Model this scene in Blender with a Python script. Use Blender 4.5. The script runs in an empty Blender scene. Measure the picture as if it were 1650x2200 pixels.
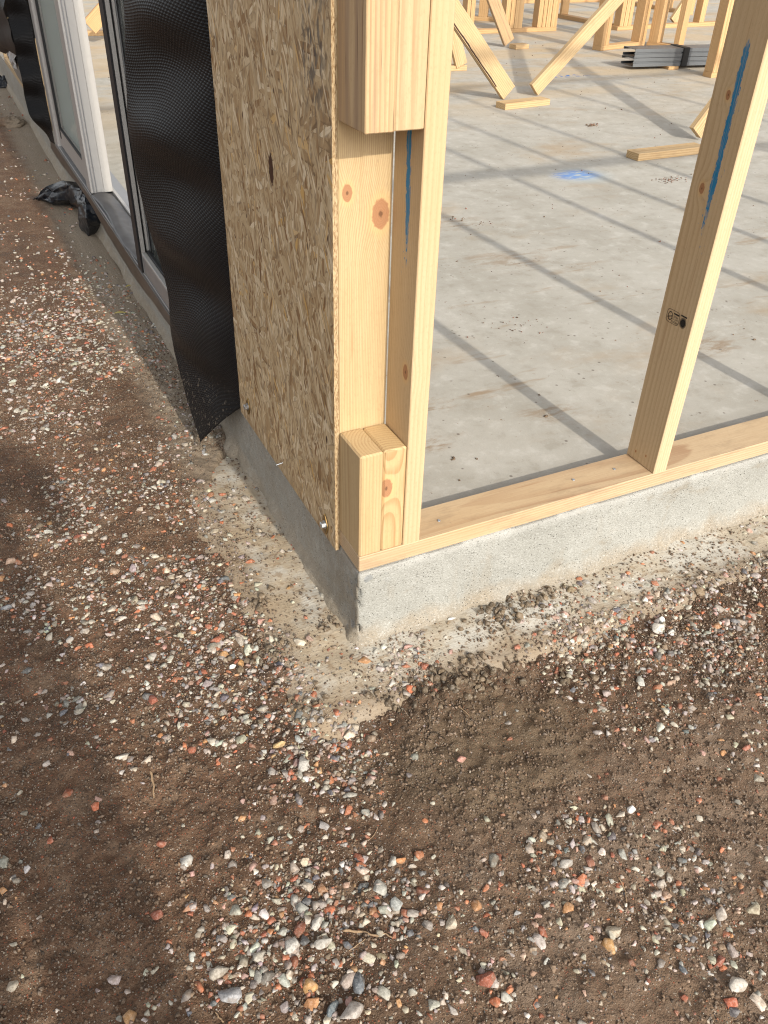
import bpy, bmesh, math, random
import numpy as np
from mathutils import Vector, Matrix, Euler

random.seed(7)
RNG = np.random.default_rng(11)
SC = bpy.context.scene
COL = SC.collection

# ------------------------------------------------------------------ camera
CAM = np.array([-0.5031, -1.0802, 1.0246])
YAW, PITCH, ROLL, FOC = 0.4719, 0.6372, 0.0349, 1794.1   # focal length in photo pixels (1650 wide)
fw = np.array([math.sin(YAW)*math.cos(PITCH), math.cos(YAW)*math.cos(PITCH), -math.sin(PITCH)])
rt = np.array([math.cos(YAW), -math.sin(YAW), 0.0])
up = np.cross(rt, fw)
rt2 = math.cos(ROLL)*rt + math.sin(ROLL)*up
up2 = -math.sin(ROLL)*rt + math.cos(ROLL)*up
cd = bpy.data.cameras.new('camera')
cd.sensor_fit = 'HORIZONTAL'
cd.sensor_width = 36.0
cd.lens = FOC/1650*36
cd.clip_start = 0.02
cd.clip_end = 600
cam = bpy.data.objects.new('camera', cd)
COL.objects.link(cam)
cam.matrix_world = Matrix(((rt2[0], up2[0], -fw[0], CAM[0]), (rt2[1], up2[1], -fw[1], CAM[1]),
                           (rt2[2], up2[2], -fw[2], CAM[2]), (0, 0, 0, 1)))
SC.camera = cam

# ------------------------------------------------------------------ light
SUN_EL = math.radians(30.0)
SUN_AZ_X = 0.045          # the sun stands in front of the wall, a touch to the right
SUN_STRENGTH = 2.15
SKY_STRENGTH = 0.15
EXPOSURE = 0.72
world = bpy.data.worlds.new('World')
SC.world = world
world.use_nodes = True
wn = world.node_tree
wn.nodes.clear()
w_out = wn.nodes.new('ShaderNodeOutputWorld')
w_bg = wn.nodes.new('ShaderNodeBackground')
w_sky = wn.nodes.new('ShaderNodeTexSky')
w_sky.sky_type = 'NISHITA'
w_sky.sun_disc = False
w_sky.sun_elevation = SUN_EL
w_sky.sun_rotation = math.pi - SUN_AZ_X
w_sky.dust_density = 3.0
w_hsv = wn.nodes.new('ShaderNodeHueSaturation')
w_hsv.inputs['Saturation'].default_value = 0.16
w_bg.inputs['Strength'].default_value = SKY_STRENGTH
wn.links.new(w_sky.outputs[0], w_hsv.inputs['Color'])
wn.links.new(w_hsv.outputs[0], w_bg.inputs['Color'])
wn.links.new(w_bg.outputs[0], w_out.inputs['Surface'])
sd = bpy.data.lights.new('sun', 'SUN')
sd.energy = SUN_STRENGTH
sd.angle = math.radians(1.0)
sd.color = (1.0, 0.925, 0.80)
sun = bpy.data.objects.new('sun', sd)
COL.objects.link(sun)
S_DIR = Vector((SUN_AZ_X*math.cos(SUN_EL), -math.cos(SUN_EL), math.sin(SUN_EL))).normalized()
sun.rotation_euler = S_DIR.to_track_quat('Z', 'Y').to_euler()
sun.location = (0, -6, 6)
SC.view_settings.view_transform = 'Standard'
SC.view_settings.look = 'None'
SC.view_settings.exposure = EXPOSURE
SC.view_settings.gamma = 1.0
SC.view_settings.use_curve_mapping = False
SC.cycles.use_denoising = True
SC.cycles.denoising_input_passes = 'RGB_ALBEDO_NORMAL'
SC.cycles.denoising_prefilter = 'NONE'
SC.cycles.use_light_tree = False
SC.cycles.max_bounces = 7
SC.cycles.filter_width = 1.15

# ------------------------------------------------------------------ measuring the place from the photograph
def _ray(p):
    return fw + rt2*(p[0]-825)/FOC - up2*(p[1]-1100)/FOC
def onz(p, z=0.0):
    r = _ray(p); return CAM + r*(z-CAM[2])/r[2]
def onx(p, x=0.0):
    r = _ray(p); return CAM + r*(x-CAM[0])/r[0]
def ony(p, y=0.0):
    r = _ray(p); return CAM + r*(y-CAM[1])/r[1]

# ------------------------------------------------------------------ noise for shapes
def vnoise(x, y, seed=0):
    r = np.random.default_rng(seed)
    tab = r.random((256, 256))
    xi = np.floor(x).astype(int); yi = np.floor(y).astype(int)
    fx = x-xi; fy = y-yi
    fx = fx*fx*(3-2*fx); fy = fy*fy*(3-2*fy)
    a = tab[xi & 255, yi & 255]; b = tab[(xi+1) & 255, yi & 255]
    c = tab[xi & 255, (yi+1) & 255]; d = tab[(xi+1) & 255, (yi+1) & 255]
    return (a*(1-fx)+b*fx)*(1-fy)+(c*(1-fx)+d*fx)*fy - 0.5
def fbm(x, y, oct=4, seed=0, gain=0.5):
    t = 0; a = 1.0
    for i in range(oct):
        t = t + a*vnoise(x*2**i+17.3*i, y*2**i+9.1*i, seed+i)
        a *= gain
    return t
def sstep(a, b, x):
    t = np.clip((x-a)/(b-a), 0, 1)
    return t*t*(3-2*t)

# ------------------------------------------------------------------ node helpers
class NT:
    def __init__(s, name):
        s.m = bpy.data.materials.new(name); s.m.use_nodes = True
        s.t = s.m.node_tree; s.t.nodes.clear()
        s.out = s.t.nodes.new('ShaderNodeOutputMaterial')
        s.b = s.t.nodes.new('ShaderNodeBsdfPrincipled')
        s.t.links.new(s.b.outputs[0], s.out.inputs['Surface'])
        s.tc = s.t.nodes.new('ShaderNodeTexCoord')
    def put(s, sock, v):
        if isinstance(v, bpy.types.NodeSocket): s.t.links.new(v, sock)
        elif isinstance(v, (tuple, list)) and sock.type == 'RGBA': sock.default_value = (*v[:3], 1)
        else: sock.default_value = v
    def math(s, op, a, b=0.0, c=None, clamp=False):
        n = s.t.nodes.new('ShaderNodeMath'); n.operation = op; n.use_clamp = clamp
        s.put(n.inputs[0], a); s.put(n.inputs[1], b)
        if c is not None: s.put(n.inputs[2], c)
        return n.outputs[0]
    def vmath(s, op, a, b=None, scale=None):
        n = s.t.nodes.new('ShaderNodeVectorMath'); n.operation = op
        s.put(n.inputs[0], a)
        if b is not None: s.put(n.inputs[1], b)
        if scale is not None: s.put(n.inputs['Scale'], scale)
        return n.outputs['Value'] if op in ('LENGTH', 'DISTANCE', 'DOT_PRODUCT') else n.outputs[0]
    def map(s, v, scale=(1, 1, 1), loc=(0, 0, 0), rot=(0, 0, 0)):
        n = s.t.nodes.new('ShaderNodeMapping')
        s.put(n.inputs[0], v); n.inputs['Scale'].default_value = scale
        n.inputs['Location'].default_value = loc; n.inputs['Rotation'].default_value = rot
        return n.outputs[0]
    def noise(s, v, scale=1.0, detail=3.0, rough=0.5, dist=0.0, col=False):
        n = s.t.nodes.new('ShaderNodeTexNoise')
        s.put(n.inputs['Vector'], v); n.inputs['Scale'].default_value = scale
        n.inputs['Detail'].default_value = detail; n.inputs['Roughness'].default_value = rough
        n.inputs['Distortion'].default_value = dist
        return n.outputs['Color' if col else 'Fac']
    def voro(s, v, scale=1.0, feature='F1', out='Distance', rand=1.0):
        n = s.t.nodes.new('ShaderNodeTexVoronoi'); n.feature = feature
        s.put(n.inputs['Vector'], v); n.inputs['Scale'].default_value = scale
        n.inputs['Randomness'].default_value = rand
        return n.outputs[out]
    def ramp(s, f, stops, interp='LINEAR'):
        n = s.t.nodes.new('ShaderNodeValToRGB'); s.put(n.inputs[0], f)
        n.color_ramp.interpolation = interp
        e = n.color_ramp.elements
        while len(e) < len(stops): e.new(0.5)
        for el, (p, c) in zip(e, stops):
            el.position = p
            el.color = (c, c, c, 1) if isinstance(c, (int, float)) else (*c, 1)
        return n.outputs[0]
    def step(s, a, b, x):
        n = s.t.nodes.new('ShaderNodeMapRange'); n.interpolation_type = 'SMOOTHSTEP'
        s.put(n.inputs[0], x); s.put(n.inputs[1], a); s.put(n.inputs[2], b)
        return n.outputs[0]
    def mix(s, f, a, b, mode='MIX'):
        n = s.t.nodes.new('ShaderNodeMix'); n.data_type = 'RGBA'; n.blend_type = mode
        s.put(n.inputs[0], f); s.put(n.inputs[6], a); s.put(n.inputs[7], b)
        return n.outputs[2]
    def sep(s, v):
        n = s.t.nodes.new('ShaderNodeSeparateXYZ'); s.put(n.inputs[0], v); return n.outputs
    def comb(s, x, y, z):
        n = s.t.nodes.new('ShaderNodeCombineXYZ')
        s.put(n.inputs[0], x); s.put(n.inputs[1], y); s.put(n.inputs[2], z); return n.outputs[0]
    def bump(s, h, strength=0.3, dist=0.002, normal=None):
        n = s.t.nodes.new('ShaderNodeBump'); s.put(n.inputs['Height'], h)
        n.inputs['Strength'].default_value = strength; n.inputs['Distance'].default_value = dist
        if normal is not None: s.put(n.inputs['Normal'], normal)
        return n.outputs[0]
    def fin(s, color, rough=0.7, normal=None, spec=0.3, metal=0.0):
        s.put(s.b.inputs['Base Color'], color); s.put(s.b.inputs['Roughness'], rough)
        s.b.inputs['Specular IOR Level'].default_value = spec
        s.put(s.b.inputs['Metallic'], metal)
        if normal is not None: s.put(s.b.inputs['Normal'], normal)
        return s.m

# ------------------------------------------------------------------ materials
def wood(name, light, dark, pith=(0.05, 0.07), ring=0.0055, knots=(), paint=None, tone=0.12, weather=0.0, contrast=0.8, dirt=0.0, warpk=0.022):
    """sawn pine: rings round a pith that lies outside the stick, so faces get lines and ends get arcs.
    Local Z is the length. knots: (x, y, z, radius).  paint: (axis, centre expression points)"""
    N = NT(name)
    info = N.t.nodes.new('ShaderNodeObjectInfo')
    rnd = info.outputs['Random']
    P0 = N.tc.outputs['Object']
    sh = N.comb(N.math('MULTIPLY', rnd, 3.1), N.math('MULTIPLY', rnd, 5.7), N.math('MULTIPLY', rnd, 23.0))
    P = N.vmath('ADD', P0, sh)
    x, y, z = N.sep(P0)
    warp = N.math('SUBTRACT', N.noise(N.map(P, (6, 6, 1.1)), 1.0, 2.0), 0.5)
    warp = N.math('MULTIPLY', warp, warpk)
    w2 = N.math('MULTIPLY', N.math('SUBTRACT', N.noise(N.map(P, (60, 60, 3.0)), 1.0, 2.0), 0.5), 0.0022)
    warp = N.math('ADD', warp, w2)
    px = N.math('ADD', pith[0], N.math('MULTIPLY', N.math('SUBTRACT', rnd, 0.5), 0.05))
    dx = N.math('SUBTRACT', x, px); dy = N.math('SUBTRACT', y, pith[1])
    rr = N.math('SQRT', N.math('ADD', N.math('MULTIPLY', dx, dx), N.math('MULTIPLY', dy, dy)))
    kmask = None
    for (kx, ky, kz, kr) in knots:
        d = N.vmath('LENGTH', N.map(P0, (1, 1, 0.62), (-kx, -ky, -kz*0.62)))
        e = N.math('DIVIDE', d, kr)
        bulge = N.math('MULTIPLY', N.math('POWER', 2.718, N.math('MULTIPLY', N.math('MULTIPLY', e, e), -0.16)), kr*1.3)
        warp = N.math('ADD', warp, bulge)
        jag = N.math('ADD', d, N.math('MULTIPLY', N.math('SUBTRACT', N.noise(P0, 160.0, 2.0), 0.5), kr*0.35))
        m = N.step(kr*1.06, kr*0.88, jag)
        kring = N.math('FRACT', N.math('DIVIDE', jag, kr*0.17))
        kc = N.mix(kring, (0.39, 0.20, 0.10), (0.335, 0.165, 0.08))
        core = N.step(kr*0.30, kr*0.12, jag)
        kc = N.mix(N.math('MULTIPLY', core, 0.7), kc, (0.08, 0.035, 0.018))
        halo = N.math('MULTIPLY', N.step(kr*1.9, kr*0.9, d), 0.55)
        kmask = (kmask or []) + [(m, kc, halo)]
    rr = N.math('ADD', rr, warp)
    f = N.math('FRACT', N.math('DIVIDE', rr, ring))
    late = N.math('MULTIPLY', N.step(0.30, 0.90, f), N.step(1.0, 0.93, f))
    amp = N.step(0.30, 0.72, N.noise(N.map(P, (14, 14, 1.2)), 1.0, 2.0))
    late = N.math('MULTIPLY', late, N.math('MULTIPLY', N.math('ADD', N.math('MULTIPLY', amp, 0.65), 0.35), contrast))
    fib = N.noise(N.map(P, (420, 420, 9)), 1.0, 2.0)
    base = N.mix(late, light, dark)
    base = N.mix(N.math('MULTIPLY', N.step(0.5, 0.78, fib), 0.30), base, dark)
    base = N.mix(N.math('MULTIPLY', N.step(0.5, 0.24, fib), 0.22), base, (0.65, 0.52, 0.34))
    big = N.noise(N.map(P, (5, 5, 1.6)), 1.0, 3.0)
    base = N.mix(N.math('MULTIPLY', N.step(0.45, 0.75, big), 0.35), base, (0.50, 0.32, 0.15))
    base = N.mix(N.math('MULTIPLY', rnd, tone), base, (0.44, 0.26, 0.12))
    streak = N.step(0.70, 0.80, N.noise(N.map(P, (110, 110, 5)), 1.0, 1.0))
    base = N.mix(N.math('MULTIPLY', streak, 0.35), base, (0.30, 0.15, 0.06))
    if weather:
        wm = N.math('MULTIPLY', N.step(0.42, 0.66, N.noise(N.map(P, (70, 70, 2.2)), 1.0, 3.0)), weather)
        base = N.mix(wm, base, (0.30, 0.20, 0.13))
        wm2 = N.math('MULTIPLY', N.step(0.62, 0.70, N.noise(N.map(P, (190, 190, 7)), 1.0, 2.0)), weather)
        base = N.mix(wm2, base, (0.12, 0.065, 0.035))
    for k in (kmask or []):
        base = N.mix(k[2], base, (0.62, 0.40, 0.18))
        base = N.mix(k[0], base, k[1])
    sp = N.step(0.73, 0.80, N.noise(N.map(P, (150, 150, 45)), 1.0, 2.0))
    base = N.mix(N.math('MULTIPLY', sp, 0.25+dirt), base, (0.16, 0.10, 0.06))
    if dirt:
        dm = N.step(0.50, 0.66, N.noise(N.map(P, (26, 26, 8)), 1.0, 4.0, 0.7))
        base = N.mix(N.math('MULTIPLY', dm, dirt), base, (0.20, 0.135, 0.085))
    rough = 0.62
    if paint:
        # a hand sprayed stroke down the face: axis picks the local coordinate that runs across the face
        ax, c0, slope, z0, z1, wid = paint
        u = x if ax == 0 else y
        wob = N.math('MULTIPLY', N.math('SUBTRACT', N.noise(N.comb(0.0, 0.0, N.math('MULTIPLY', z, 28.0)), 1.0, 4.0), 0.5), 0.010)
        cen = N.math('ADD', N.math('ADD', c0, N.math('MULTIPLY', z, slope)), wob)
        du = N.math('ABSOLUTE', N.math('SUBTRACT', u, cen))
        edge = N.math('MULTIPLY', N.math('SUBTRACT', N.noise(N.map(P0, (230, 230, 70)), 1.0, 4.0, 0.7), 0.5), wid*2.6)
        tap = N.math('MULTIPLY', N.step(z0, z0+0.09, z), N.step(z1, z1-0.02, z))
        ww = N.math('MULTIPLY', wid, N.math('ADD', 0.30, N.math('MULTIPLY', tap, 0.70)))
        inz = N.math('MULTIPLY', N.step(z0-0.001, z0+0.012, z), N.step(z1+0.004, z1-0.004, z))
        pm = N.math('MULTIPLY', N.step(0.0011, -0.0007, N.math('SUBTRACT', N.math('ADD', du, edge), ww)), inz)
        broken = N.math('MAXIMUM', tap, N.step(0.46, 0.56, N.noise(N.map(P0, (300, 300, 90)), 1.0, 2.0)))
        pm = N.math('MULTIPLY', pm, broken)
        spat = N.math('MULTIPLY', N.step(0.705, 0.75, N.noise(N.map(P0, (260, 260, 110)), 1.0, 1.0)),
                      N.math('MULTIPLY', N.step(wid*4.0, wid*1.0, du), N.math('MULTIPLY', N.step(z0-0.05, z0, z), N.step(z1+0.02, z1, z))))
        pm = N.math('MAXIMUM', pm, spat)
        base = N.mix(N.math('MULTIPLY', pm, N.math('SUBTRACT', 0.98, N.math('MULTIPLY', N.step(0.5, 0.7, fib), 0.35))), base, (0.003, 0.185, 0.385))
    bru = N.math('MULTIPLY', N.step(0.66, 0.76, N.noise(N.map(P, (34, 34, 11)), 1.0, 4.0, 0.7)), 0.38)
    base = N.mix(bru, base, (0.30, 0.20, 0.115))
    fuzz = N.noise(N.map(P, (240, 240, 130)), 1.0, 3.0, 0.7)
    base = N.mix(N.math('MULTIPLY', N.step(0.5, 0.70, fuzz), 0.22), base, (0.33, 0.21, 0.11))
    h = N.math('ADD', N.math('MULTIPLY', late, -0.5), N.math('ADD', N.math('MULTIPLY', fib, 0.7), N.math('MULTIPLY', fuzz, 0.5)))
    return N.fin(base, rough, N.bump(h, 0.28, 0.0009), 0.25)

PL, PD = (0.48, 0.362, 0.212), (0.32, 0.195, 0.10)
M = {}
M['pine'] = wood('pine', PL, PD, contrast=0.6, pith=(0.05, 0.15))
M['pine_pale'] = wood('pine_pale', (0.53, 0.41, 0.265), (0.40, 0.275, 0.15), pith=(0.16, 0.02), ring=0.0040, contrast=0.55)
M['pine_straight'] = wood('pine_straight', (0.51, 0.383, 0.212), (0.345, 0.218, 0.10), pith=(0.62, 0.10), ring=0.0030, contrast=0.9, warpk=0.004,
                          knots=[(-0.0302, -0.0177, 0.6296, 0.0085), (0.0261, -0.0177, 0.593, 0.0150)])
M['pine_old'] = wood('pine_old', (0.49, 0.345, 0.19), (0.30, 0.17, 0.085), pith=(0.12, 0.035), ring=0.0062, contrast=0.6, weather=0.6, tone=0.05)
M['pine_curl'] = wood('pine_curl', (0.50, 0.36, 0.185), (0.33, 0.18, 0.075), pith=(0.004, -0.075), ring=0.0070, warpk=0.012,
                      knots=[(-0.0165, -0.046, 0.142, 0.0125)])
M['pine_plate'] = wood('pine_plate', (0.49, 0.36, 0.222), (0.31, 0.18, 0.10), pith=(0.30, 0.01), ring=0.0062, contrast=0.8, dirt=0.25)
M['pine_block'] = wood('pine_block', (0.50, 0.374, 0.205), (0.335, 0.20, 0.09), pith=(0.05, -0.02), ring=0.0058, contrast=0.8)
M['pine_corner'] = wood('pine_corner', (0.53, 0.40, 0.24), (0.39, 0.258, 0.135), pith=(0.10, 0.16), ring=0.0046, contrast=0.6,
                        knots=[(-0.0178, -0.0223, 0.352, 0.0090)], paint=(1, -0.0302, 0.0415, 0.525, 0.80, 0.0062), warpk=0.008)
M['pine_marked'] = wood('pine_marked', (0.56, 0.43, 0.27), (0.40, 0.27, 0.145), pith=(0.20, 0.10), ring=0.0050, contrast=0.55,
                        knots=[(-0.0178, 0.0155, 0.580, 0.0062), (-0.0178, 0.0082, 0.7337, 0.0050), (-0.0178, 0.0196, 0.021, 0.0022), (-0.0178, -0.012, 0.027, 0.0020)],
                        paint=(1, -0.0165, 0.0130, 0.500, 0.822, 0.0056), warpk=0.008)
M['pine_far'] = wood('pine_far', (0.58, 0.38, 0.19), (0.36, 0.195, 0.08), tone=0.35, ring=0.008, dirt=0.1)
M['pine_brace'] = wood('pine_brace', (0.56, 0.41, 0.23), (0.33, 0.19, 0.08), pith=(0.045, -0.03), ring=0.011, dirt=0.18)

def concrete(name, base, dark, stain=0.5, pit=0.5, top=False, grime=0.0):
    N = NT(name)
    P = N.tc.outputs['Object']
    a = N.noise(P, 3.5, 5.0, 0.6); b = N.noise(P, 38.0, 4.0, 0.65); c = N.noise(P, 340.0, 2.0)
    col = N.mix(N.step(0.32, 0.70, a), base, dark)
    col = N.mix(N.math('MULTIPLY', N.step(0.52, 0.75, b), 0.38), col, dark)
    col = N.mix(N.math('MULTIPLY', N.step(0.45, 0.22, b), 0.28), col, (0.62, 0.615, 0.58))
    col = N.mix(N.math('MULTIPLY', N.math('SUBTRACT', c, 0.3), 0.40), col, (0.21, 0.20, 0.175))
    pits = N.math('MULTIPLY', N.step(0.13, 0.07, N.voro(P, 95.0)), N.step(0.50, 0.62, N.noise(P, 21.0, 2.0)))
    col = N.mix(N.math('MULTIPLY', pits, pit), col, (0.10, 0.085, 0.07))
    x, y, z = N.sep(P)
    if top:
        md = N.noise(P, 14.0, 5.0, 0.7)
        col = N.mix(N.math('MULTIPLY', N.step(0.52, 0.70, md), 0.45), col, (0.29, 0.265, 0.22))
        col = N.mix(N.math('MULTIPLY', N.step(0.47, 0.32, md), 0.40), col, (0.53, 0.515, 0.475))
        br = N.step(0.53, 0.72, N.noise(N.map(P, (1.3, 2.1, 1), (4.2, 1.1, 0)), 1.0, 5.0, 0.62))
        col = N.mix(N.math('MULTIPLY', br, 0.60*stain), col, (0.36, 0.26, 0.155))
        br2 = N.step(0.57, 0.70, N.noise(N.map(P, (2.2, 9.0, 1), (0, 3, 0), (0, 0, 0.22)), 1.0, 4.0, 0.65))
        near = N.math('MULTIPLY', N.step(2.4, 0.4, y), N.step(0.25, 0.5, y))
        col = N.mix(N.math('MULTIPLY', N.math('MULTIPLY', br2, near), 0.75), col, (0.27, 0.185, 0.105))
        for (pp, rr_, kk) in (((925, 870), 0.10, 0.8), ((930, 955), 0.07, 0.8), ((1180, 885), 0.12, 0.6), ((1530, 745), 0.14, 0.7), ((1100, 560), 0.22, 0.5), ((975, 480), 0.2, 0.5)):
            e0 = onz(pp); dd0 = N.vmath('LENGTH', N.map(P, (1, 1.6, 0), (-e0[0], -e0[1]*1.6, 0)))
            mm0 = N.math('MULTIPLY', N.step(rr_, rr_*0.2, dd0), N.step(0.44, 0.62, N.noise(N.map(P, (9, 26, 1), (0, 0, 0), (0, 0, 0.2)), 1.0, 5.0, 0.7)))
            col = N.mix(N.math('MULTIPLY', mm0, kk), col, (0.235, 0.155, 0.085))
        # sawdust and tramped earth further in
        far = N.math('MULTIPLY', N.step(2.8, 4.6, y), N.step(0.40, 0.60, N.noise(N.map(P, (0.9, 2.4, 1)), 1.0, 4.0, 0.6)))
        col = N.mix(N.math('MULTIPLY', far, 0.55), col, (0.50, 0.37, 0.215))
        # spatters of dried mud
        sp = N.math('MULTIPLY', N.step(0.635, 0.70, N.noise(P, 62.0, 3.0, 0.6)), N.step(0.53, 0.64, N.noise(P, 4.2, 3.0)))
        col = N.mix(N.math('MULTIPLY', sp, 0.8), col, (0.19, 0.115, 0.065))
        sp2 = N.step(0.16, 0.09, N.voro(N.map(P, (1, 1, 0)), 33.0))
        sp2 = N.math('MULTIPLY', sp2, N.step(0.52, 0.58, N.noise(P, 13.0, 2.0)))
        col = N.mix(N.math('MULTIPLY', sp2, 0.7), col, (0.11, 0.085, 0.07))
        # smear of blue marking chalk
        q = onz((1238, 376)); q2 = onz((1250, 377)); d = N.vmath('LENGTH', N.map(P, (1, 1.5, 0), (-q[0], -q[1]*1.5, 0)))
        cm = N.math('MULTIPLY', N.step(0.155, 0.045, d), N.step(0.40, 0.52, N.noise(N.map(P, (16, 70, 1), (0, 0, 0), (0, 0, 0.7)), 1.0, 4.0, 0.6)))
        col = N.mix(N.math('MULTIPLY', cm, 0.92), col, (0.045, 0.145, 0.50))
        d2 = N.vmath('LENGTH', N.map(P, (1, 1.2, 0), (-q2[0], -q2[1]*1.2, 0)))
        col = N.mix(N.math('MULTIPLY', N.step(0.20, 0.03, d2), 0.35), col, (0.33, 0.50, 0.62))
        e = onz((1218, 163)); d3 = N.vmath('LENGTH', N.map(P, (0.8, 3.0, 0), (-e[0]*0.8, -e[1]*3, 0)))
        col = N.mix(N.math('MULTIPLY', N.step(0.2, 0.05, d3), N.step(0.5, 0.6, N.noise(P, 20.0, 3.0))), col, (0.06, 0.16, 0.42))
    else:
        # lower edge splashed with earth, the returned face grimy from the corner
        zn = N.math('ADD', z, N.math('MULTIPLY', N.math('SUBTRACT', N.noise(P, 16.0, 4.0), 0.5), 0.09))
        spl = N.step(-0.135, -0.185, zn)
        col = N.mix(N.math('MULTIPLY', spl, 0.7), col, N.mix(b, (0.36, 0.29, 0.20), (0.20, 0.145, 0.092)))
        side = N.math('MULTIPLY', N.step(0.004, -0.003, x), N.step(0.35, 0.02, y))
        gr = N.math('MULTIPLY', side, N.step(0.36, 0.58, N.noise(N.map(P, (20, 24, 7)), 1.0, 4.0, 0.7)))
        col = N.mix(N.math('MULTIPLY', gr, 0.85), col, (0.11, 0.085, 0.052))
        run = N.math('MULTIPLY', N.step(0.57, 0.68, N.noise(N.map(P, (9, 9, 2.2), (3, 0, 0)), 1.0, 4.0, 0.7)), 0.55)
        col = N.mix(N.math('MULTIPLY', run, 0.35), col, (0.30, 0.235, 0.155))
        mot = N.noise(N.map(P, (1.0, 1.0, 1.5)), 210.0, 4.0, 0.75)
        col = N.mix(N.math('MULTIPLY', N.step(0.50, 0.66, mot), 0.72), col, (0.22, 0.215, 0.19))
        col = N.mix(N.math('MULTIPLY', N.step(0.48, 0.34, mot), 0.5), col, (0.54, 0.54, 0.51))
        pit2 = N.math('MULTIPLY', N.step(0.17, 0.10, N.voro(P, 150.0)), N.step(0.40, 0.55, N.noise(P, 13.0, 3.0)))
        col = N.mix(N.math('MULTIPLY', pit2, 0.95), col, (0.09, 0.08, 0.065))
        soot = N.math('MULTIPLY', N.step(0.56, 0.70, N.noise(N.map(P, (7, 7, 11)), 1.0, 5.0, 0.7)), 0.5)
        col = N.mix(soot, col, (0.25, 0.21, 0.155))
        lip = N.math('MULTIPLY', N.step(-0.030, -0.004, N.math('ADD', z, N.math('MULTIPLY', N.math('SUBTRACT', N.noise(P, 50.0, 3.0), 0.5), 0.03))), 0.45)
        col = N.mix(lip, col, (0.50, 0.49, 0.455))
        b = N.math('ADD', b, mot)
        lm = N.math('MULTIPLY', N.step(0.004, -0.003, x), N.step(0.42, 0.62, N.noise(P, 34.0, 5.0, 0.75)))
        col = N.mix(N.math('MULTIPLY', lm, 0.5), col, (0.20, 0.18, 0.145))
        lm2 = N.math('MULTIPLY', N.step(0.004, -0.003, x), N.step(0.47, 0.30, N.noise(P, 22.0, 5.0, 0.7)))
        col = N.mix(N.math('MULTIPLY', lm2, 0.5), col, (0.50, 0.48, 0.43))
        warm = N.step(0.004, -0.003, x)  # left face only: warmth put into the colour against the bluish sky light
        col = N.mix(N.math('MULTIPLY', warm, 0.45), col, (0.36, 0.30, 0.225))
        agg = N.math('MULTIPLY', N.step(0.26, 0.20, N.voro(P, 24.0)), N.step(0.09, 0.0, N.math('ADD', x, N.math('MULTIPLY', y, 1.0))))
        col = N.mix(N.math('MULTIPLY', agg, 0.55), col, (0.20, 0.215, 0.23))
    h = N.math('ADD', N.math('MULTIPLY', b, 0.6), N.math('ADD', N.math('MULTIPLY', c, 0.35), N.math('MULTIPLY', pits, -1.0)))
    if not top: h = N.math('SUBTRACT', h, N.math('MULTIPLY', pit2, 1.2))
    if top:
        broom = N.noise(N.map(P, (230, 60, 1), (0, 0, 0), (0, 0, 0.4)), 1.0, 2.0)
        h = N.math('ADD', h, N.math('MULTIPLY', broom, 0.5))
    return N.fin(col, 0.85, N.bump(h, 1.0 if not top else 0.45, 0.004 if not top else 0.002), 0.25)
M['slab_top'] = concrete('slab_top', (0.445, 0.425, 0.38), (0.37, 0.35, 0.305), 1.0, 0.25, top=True)
M['slab_side'] = concrete('slab_side', (0.385, 0.38, 0.345), (0.305, 0.30, 0.268), 0.5, 0.8)
def apron_mat():
    N = NT('apron_concrete')
    P = N.tc.outputs['Object']
    x, y, z = N.sep(P)
    a = N.noise(P, 9.0, 5.0, 0.65); b = N.noise(P, 120.0, 3.0, 0.6)
    col = N.mix(N.step(0.40, 0.60, a), (0.47, 0.445, 0.39), (0.40, 0.345, 0.265))
    leftm = N.step(0.02, -0.04, x)
    col = N.mix(N.math('MULTIPLY', leftm, N.math('MULTIPLY', N.step(0.34, 0.60, N.noise(P, 14.0, 4.0, 0.6)), 0.8)), col, (0.36, 0.28, 0.185))
    col = N.mix(N.math('MULTIPLY', N.step(0.55, 0.66, N.noise(N.map(P, (60, 60, 60)), 1.0, 3.0)), 0.6), col, (0.24, 0.165, 0.10))
    col = N.mix(N.math('MULTIPLY', N.step(0.60, 0.72, b), 0.5), col, (0.16, 0.12, 0.08))
    od = N.math('MAXIMUM', N.math('MULTIPLY', x, -1.0), N.math('MULTIPLY', y, -1.0))
    od = N.math('ADD', od, N.math('MULTIPLY', N.math('SUBTRACT', N.noise(P, 24.0, 4.0, 0.7), 0.5), 0.10))
    col = N.mix(N.math('MULTIPLY', N.step(0.085, 0.15, od), 0.75), col, N.mix(b, (0.20, 0.145, 0.095), (0.34, 0.26, 0.175)))
    tro = N.noise(N.map(P, (40, 210, 1), (0, 0, 0), (0, 0, 0.35)), 1.0, 3.0)
    h = N.math('ADD', N.math('MULTIPLY', b, 0.6), N.math('MULTIPLY', tro, 0.6))
    return N.fin(col, 0.88, N.bump(h, 0.6, 0.003), 0.2)
M['apron'] = apron_mat()

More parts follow.
